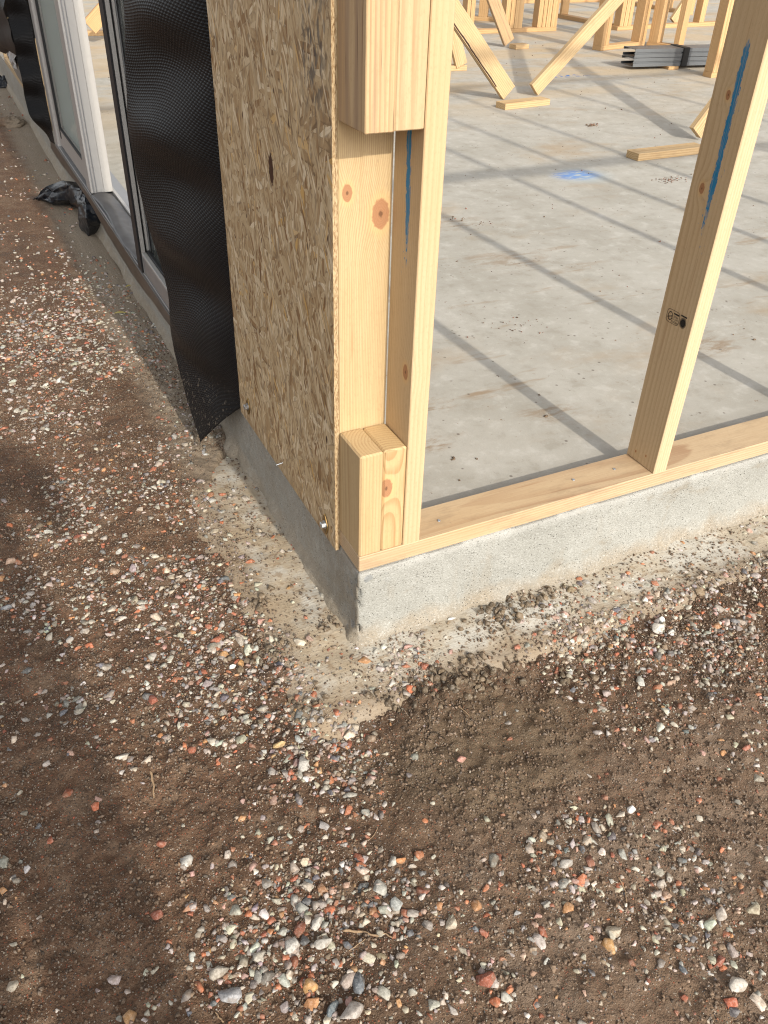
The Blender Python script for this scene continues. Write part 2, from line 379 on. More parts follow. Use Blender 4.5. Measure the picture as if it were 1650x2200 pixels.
def soil_mat():
    N = NT('soil')
    P = N.tc.outputs['Object']
    x, y, z = N.sep(P)
    a = N.noise(P, 1.7, 4.0, 0.6); b = N.noise(P, 11.0, 5.0, 0.65); c = N.noise(P, 95.0, 4.0, 0.7); d = N.noise(P, 260.0, 3.0, 0.65)
    col = N.mix(N.step(0.35, 0.65, a), (0.126, 0.073, 0.042), (0.083, 0.047, 0.027))
    red = N.step(0.1, -0.5, N.math('ADD', x, N.math('MULTIPLY', y, -0.25)))
    col = N.mix(N.math('MULTIPLY', red, 0.5), col, (0.150, 0.078, 0.044))
    col = N.mix(N.math('MULTIPLY', N.step(0.48, 0.68, b), 0.75), col, (0.075, 0.047, 0.029))
    col = N.mix(N.math('MULTIPLY', N.step(0.52, 0.36, b), 0.42), col, (0.235, 0.168, 0.112))
    col = N.mix(N.math('MULTIPLY', N.step(0.50, 0.70, c), 0.55), col, (0.066, 0.043, 0.028))
    col = N.mix(N.math('MULTIPLY', N.step(0.46, 0.30, c), 0.30), col, (0.25, 0.178, 0.118))
    col = N.mix(N.math('MULTIPLY', N.step(0.50, 0.66, d), 0.55), col, (0.052, 0.034, 0.022))
    col = N.mix(N.math('MULTIPLY', N.step(0.46, 0.34, d), 0.35), col, (0.24, 0.172, 0.116))
    # fine grit: pale, red and dark grains
    g = N.voro(P, 330.0, out='Color'); gd = N.voro(P, 330.0)
    gr, gg, gb = N.sep(g)
    grain = N.step(0.42, 0.30, gd)
    col = N.mix(N.math('MULTIPLY', grain, N.step(0.84, 0.87, gr)), col, (0.36, 0.31, 0.25))
    col = N.mix(N.math('MULTIPLY', grain, N.step(0.90, 0.92, gg)), col, (0.27, 0.085, 0.045))
    col = N.mix(N.math('MULTIPLY', grain, N.step(0.88, 0.91, gb)), col, (0.055, 0.05, 0.048))
    rd = N.math('MULTIPLY', N.step(0.0, 0.30, N.math('SUBTRACT', x, N.math('MULTIPLY', y, 0.45))), N.step(-0.30, -0.48, y))
    col = N.mix(N.math('MULTIPLY', rd, N.math('MULTIPLY', N.step(0.38, 0.60, b), 0.6)), col, (0.215, 0.155, 0.108))
    # the smooth clay patch in front of the footing with drying cracks
    q = onz((1050, 1610), -0.19)
    dist = N.vmath('LENGTH', N.map(P, (1, 1.45, 0), (-q[0], -q[1]*1.45, 0)))
    dist = N.math('ADD', dist, N.math('MULTIPLY', N.math('SUBTRACT', N.noise(P, 7.0, 4.0), 0.5), 0.22))
    clay = N.step(0.26, 0.13, dist)
    col = N.mix(N.math('MULTIPLY', clay, 0.5), col, N.mix(N.step(0.35, 0.65, N.noise(P, 30.0, 4.0, 0.7)), (0.085, 0.060, 0.034), (0.185, 0.138, 0.086)))
    vw = N.vmath('ADD', P, N.vmath('SCALE', N.noise(P, 22.0, 3.0, col=True), scale=0.05))
    ce = N.voro(N.map(vw, (1, 1, 0)), 15.0, 'DISTANCE_TO_EDGE')
    crack = N.math('MULTIPLY', N.step(0.030, 0.0, ce), N.math('MULTIPLY', clay, N.step(0.50, 0.64, N.noise(P, 9.0, 2.0))))
    col = N.mix(N.math('MULTIPLY', crack, 0.65), col, (0.028, 0.019, 0.012))
    sl = N.math('MAXIMUM', N.math('MULTIPLY', x, -1.0), N.math('MULTIPLY', y, -1.0))
    sl = N.math('ADD', sl, N.math('MULTIPLY', N.math('SUBTRACT', N.noise(P, 19.0, 4.0, 0.65), 0.5), 0.16))
    col = N.mix(N.math('MULTIPLY', N.step(0.20, 0.10, sl), 0.62), col, N.mix(c, (0.19, 0.14, 0.095), (0.37, 0.30, 0.215)))
    # dry grey fines trodden along the left footing
    dry = N.math('MULTIPLY', N.step(-0.20, -0.07, x), N.step(0.45, 1.1, y))
    col = N.mix(N.math('MULTIPLY', dry, 0.62), col, (0.30, 0.255, 0.195))
    h = N.math('ADD', N.math('ADD', N.math('MULTIPLY', b, 0.7), N.math('MULTIPLY', c, 0.95)), N.math('ADD', N.math('MULTIPLY', d, 0.40), N.math('MULTIPLY', N.math('MULTIPLY', grain, 0.1), 1.0)))
    h = N.math('SUBTRACT', h, N.math('MULTIPLY', crack, 1.0))
    return N.fin(col, N.mix(N.step(0.48, 0.68, b), (0.85,)*3, (0.62,)*3), N.bump(h, 0.9, 0.006), 0.3)
M['soil'] = soil_mat()

def stone_mat():
    N = NT('stone')
    at = N.t.nodes.new('ShaderNodeAttribute'); at.attribute_name = 'tint'
    P = N.tc.outputs['Object']
    b = N.noise(P, 240.0, 3.0, 0.65); a = N.noise(P, 70.0, 3.0)
    col = N.mix(N.math('MULTIPLY', N.step(0.40, 0.72, b), 0.42), at.outputs['Color'], (0.10, 0.08, 0.065))
    col = N.mix(N.math('MULTIPLY', N.step(0.55, 0.35, b), 0.20), col, (0.62, 0.58, 0.52))
    col = N.mix(N.math('MULTIPLY', N.step(0.52, 0.66, a), 0.45), col, (0.20, 0.145, 0.098))
    return N.fin(col, 0.78, N.bump(b, 0.5, 0.0012), 0.3)
M['stone'] = stone_mat()

def osb_mat():
    N = NT('strand_board')
    P = N.tc.outputs['Object']
    x, y, z = N.sep(P)
    info = None
    pos = N.comb(y, z, 0.0)
    col = None; h = None
    seeds = [(0.25, 1, 34, 170, 0.0), (-0.60, 2, 30, 140, 3.3), (0.90, 3, 34, 150, 7.7), (-1.10, 4, 36, 150, 11.0), (1.50, 5, 34, 130, 15.0), (0.02, 7, 26, 120, 27.0), (-0.28, 6, 46, 300, 21.0), (0.55, 8, 48, 300, 35.0)]
    for i, (ang, sd, sl, sw, off) in enumerate(seeds):
        v = N.vmath('ADD', pos, N.vmath('SCALE', N.vmath('SUBTRACT', N.noise(N.map(pos, (9, 9, 1), (off, 2, 0)), 1.0, 2.0, col=True), (0.5, 0.5, 0.5)), scale=0.02))
        v = N.map(v, (1, 1, 1), (off, off*1.7, 0), (0, 0, ang))
        v = N.map(v, (sw*0.62, sl*0.50, 1))
        vo = N.t.nodes.new('ShaderNodeTexVoronoi'); vo.feature = 'F1'; vo.inputs['Scale'].default_value = 1.0
        vo.voronoi_dimensions = '2D'
        N.t.links.new(v, vo.inputs['Vector'])
        r, g, bb = N.sep(vo.outputs['Color'])
        fl = N.ramp(r, [(0.0, (0.22, 0.115, 0.045)), (0.10, (0.37, 0.24, 0.12)), (0.42, (0.49, 0.355, 0.20)), (0.78, (0.58, 0.445, 0.275)), (0.93, (0.72, 0.59, 0.405)), (1.0, (0.56, 0.34, 0.115))])
        fine = N.noise(N.map(v, (7, 0.6, 1)), 1.0, 2.0)
        fl = N.mix(N.math('MULTIPLY', N.step(0.45, 0.7, fine), 0.25), fl, (0.27, 0.165, 0.078))
        edge = N.step(0.50, 0.74, vo.outputs['Distance'])
        fl = N.mix(N.math('MULTIPLY', edge, 0.55), fl, (0.12, 0.068, 0.033))
        if col is None:
            col = fl; h = g
        else:
            show = N.step(0.72, 0.74, g)
            col = N.mix(show, col, fl)
            h = N.math('ADD', N.math('MULTIPLY', show, 0.35), N.math('MULTIPLY', h, N.math('SUBTRACT', 1.0, N.math('MULTIPLY', show, 0.5))))
    # fine slivers and gaps
    dk = N.step(0.68, 0.74, N.noise(N.map(pos, (190, 60, 1), (0, 0, 0), (0, 0, 0.25)), 1.0, 2.0))
    col = N.mix(N.math('MULTIPLY', dk, 0.6), col, (0.085, 0.047, 0.024))
    lt = N.step(0.66, 0.72, N.noise(N.map(pos, (170, 40, 1), (5, 3, 0), (0, 0, -0.3)), 1.0, 2.0))
    col = N.mix(N.math('MULTIPLY', lt, 0.7), col, (0.74, 0.63, 0.46))
    bark = N.step(0.745, 0.76, N.noise(N.map(pos, (58, 24, 1), (9, 1, 0)), 1.0, 1.0))
    col = N.mix(bark, col, (0.075, 0.035, 0.018))
    q = onx((583, 366), -0.0085)
    kd = N.vmath('LENGTH', N.map(pos, (1, 0.42, 0), (-q[1], -q[2]*0.42, 0)))
    kd = N.math('ADD', kd, N.math('MULTIPLY', N.math('SUBTRACT', N.noise(pos, 120.0, 2.0), 0.5), 0.012))
    col = N.mix(N.step(0.0125, 0.0095, kd), col, (0.065, 0.026, 0.012))
    q = onx((672, 95), -0.0085)   # grey mould bloom near the top
    md = N.vmath('LENGTH', N.map(pos, (1, 0.45, 0), (-q[1], -q[2]*0.45, 0)))
    mm = N.math('MULTIPLY', N.step(0.075, 0.02, md), N.step(0.46, 0.60, N.noise(N.map(pos, (90, 40, 1)), 1.0, 3.0)))
    col = N.mix(N.math('MULTIPLY', mm, 0.75), col, (0.075, 0.068, 0.062))
    damp = N.math('MULTIPLY', N.step(0.08, 0.0, N.math('ADD', z, N.math('MULTIPLY', N.noise(pos, 18.0, 3.0), 0.06))), 0.35)  # browner and darker towards the panel's foot
    col = N.mix(damp, col, (0.22, 0.14, 0.075))
    return N.fin(col, 0.72, N.bump(h, 0.55, 0.0016), 0.25)
M['osb'] = osb_mat()
def osb_edge():
    N = NT('strand_board_edge')
    P = N.tc.outputs['Object']
    n = N.noise(N.map(P, (600, 200, 130)), 1.0, 3.0, 0.7)
    c = N.mix(N.step(0.40, 0.62, n), (0.50, 0.375, 0.22), (0.28, 0.175, 0.085))
    c = N.mix(N.step(0.62, 0.70, n), c, (0.10, 0.055, 0.028))
    return N.fin(c, 0.8, N.bump(n, 0.7, 0.002), 0.2)
M['osb_edge'] = osb_edge()

def membrane_mat(name, weave=True):
    N = NT(name)
    uv = N.tc.outputs['UV']
    P = N.tc.outputs['Object']
    u, v, _ = N.sep(uv)
    nrm = None
    col = (0.006, 0.006, 0.0065); rough = 0.30
    if weave:
        # rows of small raised diamonds, each row shifted by half a step
        row = N.math('DIVIDE', v, 0.0060)
        odd = N.math('MULTIPLY', N.math('FLOOR', row), 0.5)
        fu = N.math('FRACT', N.math('ADD', N.math('DIVIDE', u, 0.0110), odd)); fv = N.math('FRACT', row)
        a = N.math('ABSOLUTE', N.math('SUBTRACT', fu, 0.5)); b = N.math('ABSOLUTE', N.math('SUBTRACT', fv, 0.5))
        h = N.math('SUBTRACT', 1.0, N.math('MULTIPLY', N.math('ADD', a, b), 1.6), clamp=True)
        h = N.math('SMOOTH_MIN', h, 0.72, 0.2)
        nrm = N.bump(h, 1.0, 0.0013)
        rough = 0.42
        # dust clings to the hem
        col = N.mix(N.math('MULTIPLY', N.step(0.10, -0.10, N.sep(P)[2]), N.math('MULTIPLY', N.step(0.58, 0.70, N.noise(P, 130.0, 3.0)), 0.5)), col, (0.26, 0.22, 0.17))
    else:
        h = N.noise(P, 26.0, 4.0)
        nrm = N.bump(h, 0.5, 0.006)
        dust = N.math('MULTIPLY', N.step(0.50, 0.72, N.noise(P, 34.0, 5.0, 0.7)), 0.40)
        col = N.mix(dust, (0.012, 0.014, 0.018), (0.17, 0.155, 0.13))
    N.b.inputs['IOR'].default_value = 1.30
    return N.fin(col, rough, nrm, 0.5)
M['membrane'] = membrane_mat('embossed_membrane')
M['film'] = membrane_mat('dusty_film', False)

def plain(name, col, rough=0.5, metal=0.0, var=0.10, spec=0.4, scale=30.0, bump=0.0):
    N = NT(name)
    P = N.tc.outputs['Object']
    n = N.noise(P, scale, 4.0, 0.6)
    c = N.mix(N.math('MULTIPLY', N.step(0.4, 0.75, n), var*2), col, tuple(v*0.55 for v in col))
    return N.fin(c, N.math('ADD', rough-0.06, N.math('MULTIPLY', n, 0.12)), N.bump(n, bump, 0.002) if bump else None, spec, metal)
M['aluminium'] = plain('powder_coated_frame', (0.36, 0.345, 0.325), 0.38, 0.0, 0.05, 0.5)
M['aluminium_dark'] = plain('anodised_rail', (0.235, 0.235, 0.24), 0.34, 0.3, 0.05)
M['gasket'] = plain('rubber_gasket', (0.012, 0.012, 0.014), 0.5)
M['tape'] = plain('flashing_tape', (0.060, 0.056, 0.054), 0.42, 0.0, 0.25, 0.5, 14.0, 0.35)
M['flash'] = plain('sill_flashing', (0.045, 0.034, 0.026), 0.32, 0.0, 0.3, 0.55, 9.0, 0.3)
M['zinc'] = plain('zinc_plate', (0.52, 0.54, 0.56), 0.30, 0.9, 0.15)
M['passivated'] = plain('passivated_washer', (0.22, 0.135, 0.045), 0.45, 0.6, 0.3)
M['steel'] = plain('galvanised_steel', (0.17, 0.18, 0.19), 0.42, 0.55, 0.15, 0.4, 6.0)
M['strap'] = plain('black_strap', (0.012, 0.012, 0.012), 0.5)
M['board'] = plain('fibre_cement', (0.235, 0.21, 0.18), 0.75, 0, 0.15, 0.25, 5.0, 0.1)
M['bark'] = plain('pine_bark', (0.045, 0.028, 0.020), 0.9, 0, 0.4, 0.2, 60.0, 0.5)
M['ink'] = plain('black_ink', (0.012, 0.009, 0.008), 0.6)
M['leaf'] = plain('dry_yellow_leaf', (0.46, 0.38, 0.13), 0.6, 0, 0.2, 0.3, 120.0, 0.3)
M['twig'] = plain('dry_twig', (0.33, 0.225, 0.135), 0.8, 0, 0.3, 0.2, 200.0, 0.4)
M['white_film'] = plain('white_plastic_scrap', (0.6, 0.6, 0.6), 0.35, 0, 0.1)
M['cloth_dark'] = plain('dark_cloth', (0.035, 0.04, 0.055), 0.9)
M['skin'] = plain('skin', (0.42, 0.24, 0.17), 0.55)
M['hivis'] = plain('orange_vest', (0.55, 0.16, 0.03), 0.8)

def glass_mat(name='window_glass', dust=0.06):
    N = NT(name)
    t = N.t
    tr = t.nodes.new('ShaderNodeBsdfTransparent'); tr.inputs[0].default_value = (0.90, 0.94, 0.93, 1)
    gl = t.nodes.new('ShaderNodeBsdfGlossy'); gl.inputs['Roughness'].default_value = 0.02
    fr = t.nodes.new('ShaderNodeFresnel'); fr.inputs[0].default_value = 1.5
    mx = t.nodes.new('ShaderNodeMixShader')
    t.links.new(fr.outputs[0], mx.inputs[0]); t.links.new(tr.outputs[0], mx.inputs[1]); t.links.new(gl.outputs[0], mx.inputs[2])
    df = t.nodes.new('ShaderNodeBsdfDiffuse'); df.inputs[0].default_value = (0.62, 0.66, 0.63, 1)
    tl = t.nodes.new('ShaderNodeBsdfTranslucent'); tl.inputs[0].default_value = (0.62, 0.66, 0.63, 1)
    ad = t.nodes.new('ShaderNodeMixShader'); ad.inputs[0].default_value = 0.5
    t.links.new(df.outputs[0], ad.inputs[1]); t.links.new(tl.outputs[0], ad.inputs[2])
    m2 = t.nodes.new('ShaderNodeMixShader'); m2.inputs[0].default_value = dust  # thin dust on the near pane, painted pale haze on the far one
    t.links.new(mx.outputs[0], m2.inputs[1]); t.links.new(ad.outputs[0], m2.inputs[2])
    t.links.new(m2.outputs[0], N.out.inputs['Surface'])
    return N.m
M['glass'] = glass_mat()
M['hazed_glass'] = glass_mat('hazed_window_glass', 0.42)  # pale diffuse haze stands in for the far pane's bright reflection

# ------------------------------------------------------------------ object helpers
def mk(name, me, mat=None, parent=None, loc=(0, 0, 0), rot=None):
    o = bpy.data.objects.new(name, me)
    COL.objects.link(o)
    if mat is not None and me is not None and len(me.materials) == 0: me.materials.append(mat)
    o.location = loc
    if rot is not None: o.rotation_euler = rot
    if parent is not None: o.parent = parent
    return o
def tag(o, label, cat, group=None, kind=None):
    if label: o['label'] = label
    if cat: o['category'] = cat
    if group: o['group'] = group
    if kind: o['kind'] = kind
    return o
def thing(name, label, cat, loc=(0, 0, 0), group=None):
    return tag(mk(name, None, loc=loc), label, cat, group, 'thing')
def mesh_np(name, V, F, smooth=False):
    me = bpy.data.meshes.new(name)
    F = np.asarray(F); k = F.shape[1]
    me.vertices.add(len(V)); me.vertices.foreach_set('co', np.asarray(V, dtype=np.float32).ravel())
    me.loops.add(F.size); me.loops.foreach_set('vertex_index', F.ravel().astype(np.int32))
    me.polygons.add(len(F)); me.polygons.foreach_set('loop_start', np.arange(0, F.size, k, dtype=np.int32))
    me.update(calc_edges=True)
    if smooth: me.polygons.foreach_set('use_smooth', np.ones(len(F), dtype=bool))
    return me
def grid_faces(nu, nv, flip=False):
    i = np.arange(nu-1)[:, None]*nv + np.arange(nv-1)[None, :]
    i = i.ravel()
    f = np.stack([i, i+nv, i+nv+1, i+1], 1)
    return f[:, ::-1] if flip else f
_boxcache = {}
def box_mesh(sx, sy, sz, bev=0.0012):
    k = (round(sx, 4), round(sy, 4), round(sz, 4), bev)
    bm = bmesh.new()
    bmesh.ops.create_cube(bm, size=1.0)
    bmesh.ops.scale(bm, vec=(sx, sy, sz), verts=bm.verts)
    if bev: bmesh.ops.bevel(bm, geom=bm.edges[:], offset=bev, segments=1, affect='EDGES', clamp_overlap=True)
    me = bpy.data.meshes.new('box'); bm.to_mesh(me); bm.free()
    return me
def box(name, lo, hi, mat, parent=None, bev=0.0012, off=(0, 0, 0)):
    """an axis-aligned piece; the object's origin sits at its middle"""
    lo = np.array(lo, float); hi = np.array(hi, float)
    c = (lo+hi)/2 - np.array(off)
    return mk(name, box_mesh(*(hi-lo), bev), mat, parent, tuple(c))
def stick(name, lo, hi, mat, parent=None, bev=0.0014, zbase=True, off=(0, 0, 0)):
    """upright or lying timber whose local Z runs along its longest side, so that the grain follows it"""
    lo = np.array(lo, float); hi = np.array(hi, float); s = hi-lo; a = int(np.argmax(s))
    c = (lo+hi)/2
    if a == 2:
        me = box_mesh(s[0], s[1], s[2], bev); rot = None
    elif a == 0:
        me = box_mesh(s[2], s[1], s[0], bev); rot = (0, math.pi/2, 0)      # local x -> -world z
    else:
        me = box_mesh(s[0], s[2], s[1], bev); rot = (-math.pi/2, 0, 0)
    if a == 2 and zbase:
        me.transform(Matrix.Translation((0, 0, s[2]/2))); c[2] = lo[2]
    o = mk(name, me, mat, parent, tuple(c-np.array(off)), rot)
    return o
def bar(name, a, b, w, t, mat, wide=(0, 0, 1), bev=0.0014):
    """plank from a to b; w lies in the plane of 'wide', t across it"""
    a = Vector(a); b = Vector(b); z = (b-a); L = z.length; z.normalize()
    xx = Vector(wide); xx = (xx - z*xx.dot(z)).normalized(); yy = z.cross(xx)
    me = box_mesh(w, t, L, bev); me.transform(Matrix.Translation((0, 0, L/2)))
    o = mk(name, me, mat)
    o.matrix_world = Matrix(((xx[0], yy[0], z[0], a[0]), (xx[1], yy[1], z[1], a[1]), (xx[2], yy[2], z[2], a[2]), (0, 0, 0, 1)))
    return o

# ------------------------------------------------------------------ the ground
GZ = -0.19
def slab_dist(x, y):
    """distance outside the slab corner (negative inside)"""
    return np.maximum(-x, -y)
def ground_h(x, y):
    d = slab_dist(x, y)
    near = np.exp(-((x+0.1)**2+(y+0.0)**2)/6.0)
    h = GZ + 0.012*fbm(x*2.1, y*2.1, 3, 3) + 0.010*fbm(x*9, y*9, 3, 21) + near*(0.0045*fbm(x*24, y*24, 3, 31, 0.6)+0.0070*fbm(x*47+y*29, y*47-x*29, 2, 37, 0.6))
    # the footing lies bare along the slab: the earth stops short of it
    wob = 0.045*fbm(x*7, y*7, 4, 51)
    edge = 0.125 + 0.025*sstep(0, 0.6, x) - 0.13*sstep(0.55, 0.95, y) - 0.02*np.exp(-((x+0.02)**2+(y+0.10)**2)/0.10**2) - 0.07*np.exp(-((x+0.08)**2+(y+0.19)**2)/0.09**2)
    h = h - 0.034*sstep(edge+0.012, edge-0.03, d+wob)
    # a bank of clay pushed up along the footing in front
    for (bx, by, r, a) in ((0.13, -0.155, 0.055, 0.014), (0.24, -0.165, 0.06, 0.010), (0.05, -0.20, 0.06, 0.008), (-0.17, -0.02, 0.05, 0.010), (-0.19, 0.10, 0.04, 0.008)):
        h = h + a*np.exp(-((x-bx)**2+(y-by)**2)/r**2)*(1+1.6*fbm(x*60, y*60, 3, 77))
    return h
def axis_lines(a0, a1, step, far, grow=1.16):
    mid = list(np.arange(a0, a1, step))
    lo = []; s = step; v = a0
    while v > -far: s *= grow; v -= s; lo.append(v)
    hi = []; s = step; v = mid[-1]
    while v < far: s *= grow; v += s; hi.append(v)
    return np.array(lo[::-1]+mid+hi)
gx = axis_lines(-0.80, 0.98, 0.0042, 120)
gy = axis_lines(-0.98, 1.40, 0.0047, 120, 1.10)
GX, GY = np.meshgrid(gx, gy, indexing='ij')
GH = ground_h(GX, GY)
inside = (GX > 0.02) & (GY > 0.02)
GH = np.where(inside, -0.32, GH)
g_me = mesh_np('ground', np.stack([GX, GY, GH], -1).reshape(-1, 3), grid_faces(len(gx), len(gy)), True)
ground = tag(mk('ground', g_me, M['soil']), None, None, kind='structure')

# ------------------------------------------------------------------ slab and footing
SLX, SLY = 15.0, 14.0
def path_lines():
    a = -np.concatenate([np.arange(0, 0.9, 0.006), np.geomspace(0.9, SLY, 40)])[::-1]
    b = np.concatenate([np.arange(0.006, 1.3, 0.006), np.geomspace(1.3, SLX, 40)])
    return np.concatenate([a, b])
ps = path_lines()
pz = np.linspace(0.0, -0.30, 42)
PS, PZ = np.meshgrid(ps, pz, indexing='ij')
R = 0.004
ang = np.clip((PS+R)/(2*R), 0, 1)*math.pi/2
px = np.where(PS < -R, 0, np.where(PS > R, PS, R-R*np.cos(ang)))
py = np.where(PS < -R, -PS, np.where(PS > R, 0, R-R*np.sin(ang)))
nx = -np.cos(ang); ny = -np.sin(ang)
topf = sstep(0.0, 0.02, -PZ)
disp = 0.0020*fbm(PS*50, PZ*50, 4, 5, 0.8)*topf
arris = np.exp(-np.abs(PS)/0.016)
disp = disp - arris*np.maximum(0, 0.001+0.026*fbm(PZ*34+3, PS*60, 4, 9, 0.7))*sstep(0.006, 0.03, -PZ)
disp = disp + sstep(-0.150, -0.20, PZ)*0.016*(1+1.5*fbm(PS*16, PZ*4, 3, 15))
edgechip = np.maximum(0, fbm(PS*18, PS*0+2, 3, 61)-0.12)*0.02*np.exp(PZ/0.006)
disp = disp - edgechip
V = np.stack([px+nx*disp, py+ny*disp, PZ], -1)
s_me = mesh_np('slab_side', V.reshape(-1, 3), grid_faces(len(ps), len(pz)), True)
# the floor itself: a sheet whose outline is the top row of the side
top = V[:, 0, :]
bm = bmesh.new(); bm.from_mesh(s_me)
bm.verts.ensure_lookup_table()
row = [bm.verts[i*len(pz)] for i in range(len(ps))]
far = bm.verts.new((SLX, SLY, 0.0))
f = bm.faces.new(row+[far]); f.material_index = 1
if f.normal.z < 0 or True:
    f.normal_update()
    if f.normal.z < 0: f.normal_flip()
bmesh.ops.triangulate(bm, faces=[f])
s_me2 = bpy.data.meshes.new('concrete_slab'); bm.to_mesh(s_me2); bm.free()
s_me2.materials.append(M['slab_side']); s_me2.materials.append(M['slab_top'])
slab = tag(mk('concrete_slab', s_me2), None, None, kind='structure')
# apron of footing concrete at the slab's foot
aw = np.linspace(0.02, -0.30, 46)
a_s = np.concatenate([-np.concatenate([np.arange(0, 1.6, 0.010), np.geomspace(1.6, 12, 30)])[::-1], np.concatenate([np.arange(0.010, 1.3, 0.010), np.geomspace(1.3, 14, 30)])])
AS, AW = np.meshgrid(a_s, aw, indexing='ij')
# corner as an L of two strips joined on the diagonal
AX = np.where(AS <= 0, AW, AS + AW*np.exp(-np.maximum(AS, 0)/0.12)*1.0)
AY = np.where(AS <= 0, -AS + AW*np.exp(-np.maximum(-AS, 0)/0.12)*1.0, AW)
AH = -0.1835 + 0.0055*fbm(AX*14, AY*14, 5, 91, 0.65) + 0.40*np.minimum(AW+0.16, 0) - 0.06*sstep(0.62, 1.05, AY)
a_me = mesh_np('footing', np.stack([AX, AY, AH], -1).reshape(-1, 3), grid_faces(len(a_s), len(aw), True), True)
apron = tag(mk('footing', a_me, M['apron']), None, None, kind='structure')

# ------------------------------------------------------------------ front wall frame
T = 0.0355                     # plate and stud thickness
Wd = 0.09                      # stud depth
fr = thing('wall_frame', 'sunlit pine wall frame on the slab edge, open studs right of the corner', 'wall frame')
TOP = 2.40
stick('bottom_plate', (0, 0, 0.0005), (9.0, Wd, T), M['pine_plate'], fr)
b1 = stick('block', (0, 0, T), (0.0447, Wd, 0.2556), M['pine_block'], fr, bev=0.0032)
b2 = stick('block', (0.0452, 0.0005, T), (0.0900, Wd, 0.2556), M['pine_curl'], fr, bev=0.0032)
b3 = stick('block', (0, 0, 0.766), (0.0447, Wd, TOP), M['pine_old'], fr)
b4 = stick('block', (0.0452, 0.0012, 0.7665), (0.0900, Wd, TOP), M['pine'], fr)
s0 = stick('stud', (0.0905, 0, T), (0.1262, Wd, TOP), M['pine_corner'], fr)
s0['label'] = 'corner stud with a thin blue paint line down its left face'
SX = 0.6962
s1 = stick('stud', (SX, 0, T), (SX+T, Wd, TOP), M['pine_marked'], fr)
s1['label'] = 'stud with a thick blue paint line and black grade stamp on its wide face'
xs = [1.27, 1.86, 2.25, 2.65, 3.42, 4.02, 4.62, 5.2, 5.8, 6.4, 7.0, 7.6, 8.2]
for x in xs:
    stick('stud', (x, 0, T), (x+T, Wd, TOP), M['pine'], fr)
allx = [0.0905, SX]+xs
for a, b in zip(allx[:-1], allx[1:]):
    zz = 1.285+random.uniform(-0.01, 0.02)
    stick('nogging', (a+T+0.0005, 0, zz), (b-0.0005, Wd, zz+T), M['pine'], fr)
stick('top_plate', (0, 0, TOP+0.0005), (9.0, Wd, TOP+T), M['pine'], fr)
# nails driven into the plate
def disc_mesh(r, h, n=14, dome=0.0):
    bm = bmesh.new()
    bmesh.ops.create_cone(bm, cap_ends=True, segments=n, radius1=r, radius2=r*0.86, depth=h)
    me = bpy.data.meshes.new('disc'); bm.to_mesh(me); bm.free(); return me
nail_me = disc_mesh(0.0036, 0.0014, 12)
for p in ((943, 1119), (1320, 1008), (1232, 1031)):
    q = onz(p, T)
    if 0.005 < q[1] < 0.085: mk('nail_head', nail_me, M['zinc'], fr, (q[0], q[1], T+0.0006), (0.12, 0.2, 0))
# grade stamp: flat ink print on the stud's left face
ST = []
def stampxy(px, pyy):
    q = onx((px, pyy), SX); return q[1], q[2]
# corners of the printed outline, read on the face (y runs right to left for someone facing it)
c00 = np.array(stampxy(1437, 660)); c10 = np.array(stampxy(1463, 673)); c01 = np.array(stampxy(1429, 687))
U = np.array([(c10-c00)[0], 0.0]); Vv = np.array([0.0, (c01-c00)[1]])
wU = abs(U[0]); hV = abs(Vv[1])
def to_face(u, v):      # u right, v down, in units of the outline's width and height
    yz = c00 + U*u + Vv*v
    return (SX-0.0005, yz[0], yz[1])
def ink_poly(name, loops):
    bm = bmesh.new()
    for lp in loops:
        vs = [bm.verts.new(to_face(*p)) for p in lp]
        bm.faces.new(vs)
    me = bpy.data.meshes.new(name); bm.to_mesh(me); bm.free()
    o = mk(name, me, M['ink'], s1)
    o.matrix_parent_inverse = Matrix.Translation(s1.location).inverted()
    return o
def ring_loops(cx, cy, rx, ry, w, n=28, sq=2.0):
    out = []
    for i in range(n):
        q = []
        for k, s in ((i, 1), (i+1, 1), (i+1, 1-w), (i, 1-w)):
            t = 2*math.pi*k/n
            c, s_ = math.cos(t), math.sin(t)
            q.append((cx+math.copysign(abs(c)**(2/sq), c)*rx*s, cy+math.copysign(abs(s_)**(2/sq), s_)*ry*s))
        out.append(q)
    return out
rect = lambda x0, y0, x1, y1: [[(x0, y0), (x1, y0), (x1, y1), (x0, y1)]]
ink_poly('stamp_outline', ring_loops(0.5, 0.5, 0.52, 0.50, 0.055, 44, 5.0))
ink_poly('stamp_emblem', ring_loops(0.27, 0.50, 0.185, 0.33, 0.22) + [[(0.06, 0.62), (0.42, 0.42), (0.45, 0.48), (0.08, 0.68)], [(0.38, 0.42), (0.43, 0.42), (0.47, 0.66), (0.42, 0.66)]])
ink_poly('stamp_bar', rect(0.52, 0.16, 0.95, 0.27))
ink_poly('stamp_bar', rect(1.07, 0.02, 1.55, 0.13))
lp = []
for i in range(26):
    t = 2*math.pi*i/26; d = 0.11
    lp.append([(1.33+0.16*math.cos(t-d), 0.56+0.25*math.sin(t-d)), (1.33+0.265*math.cos(t+0.10), 0.56+0.41*math.sin(t+0.10)), (1.33+0.265*math.cos(t+0.2), 0.56+0.41*math.sin(t+0.2)), (1.33+0.16*math.cos(t+d), 0.56+0.25*math.sin(t+d))])
lp.append([(1.33+0.175*math.cos(2*math.pi*i/24), 0.56+0.275*math.sin(2*math.pi*i/24)) for i in range(24)])
ink_poly('stamp_sunburst', lp)
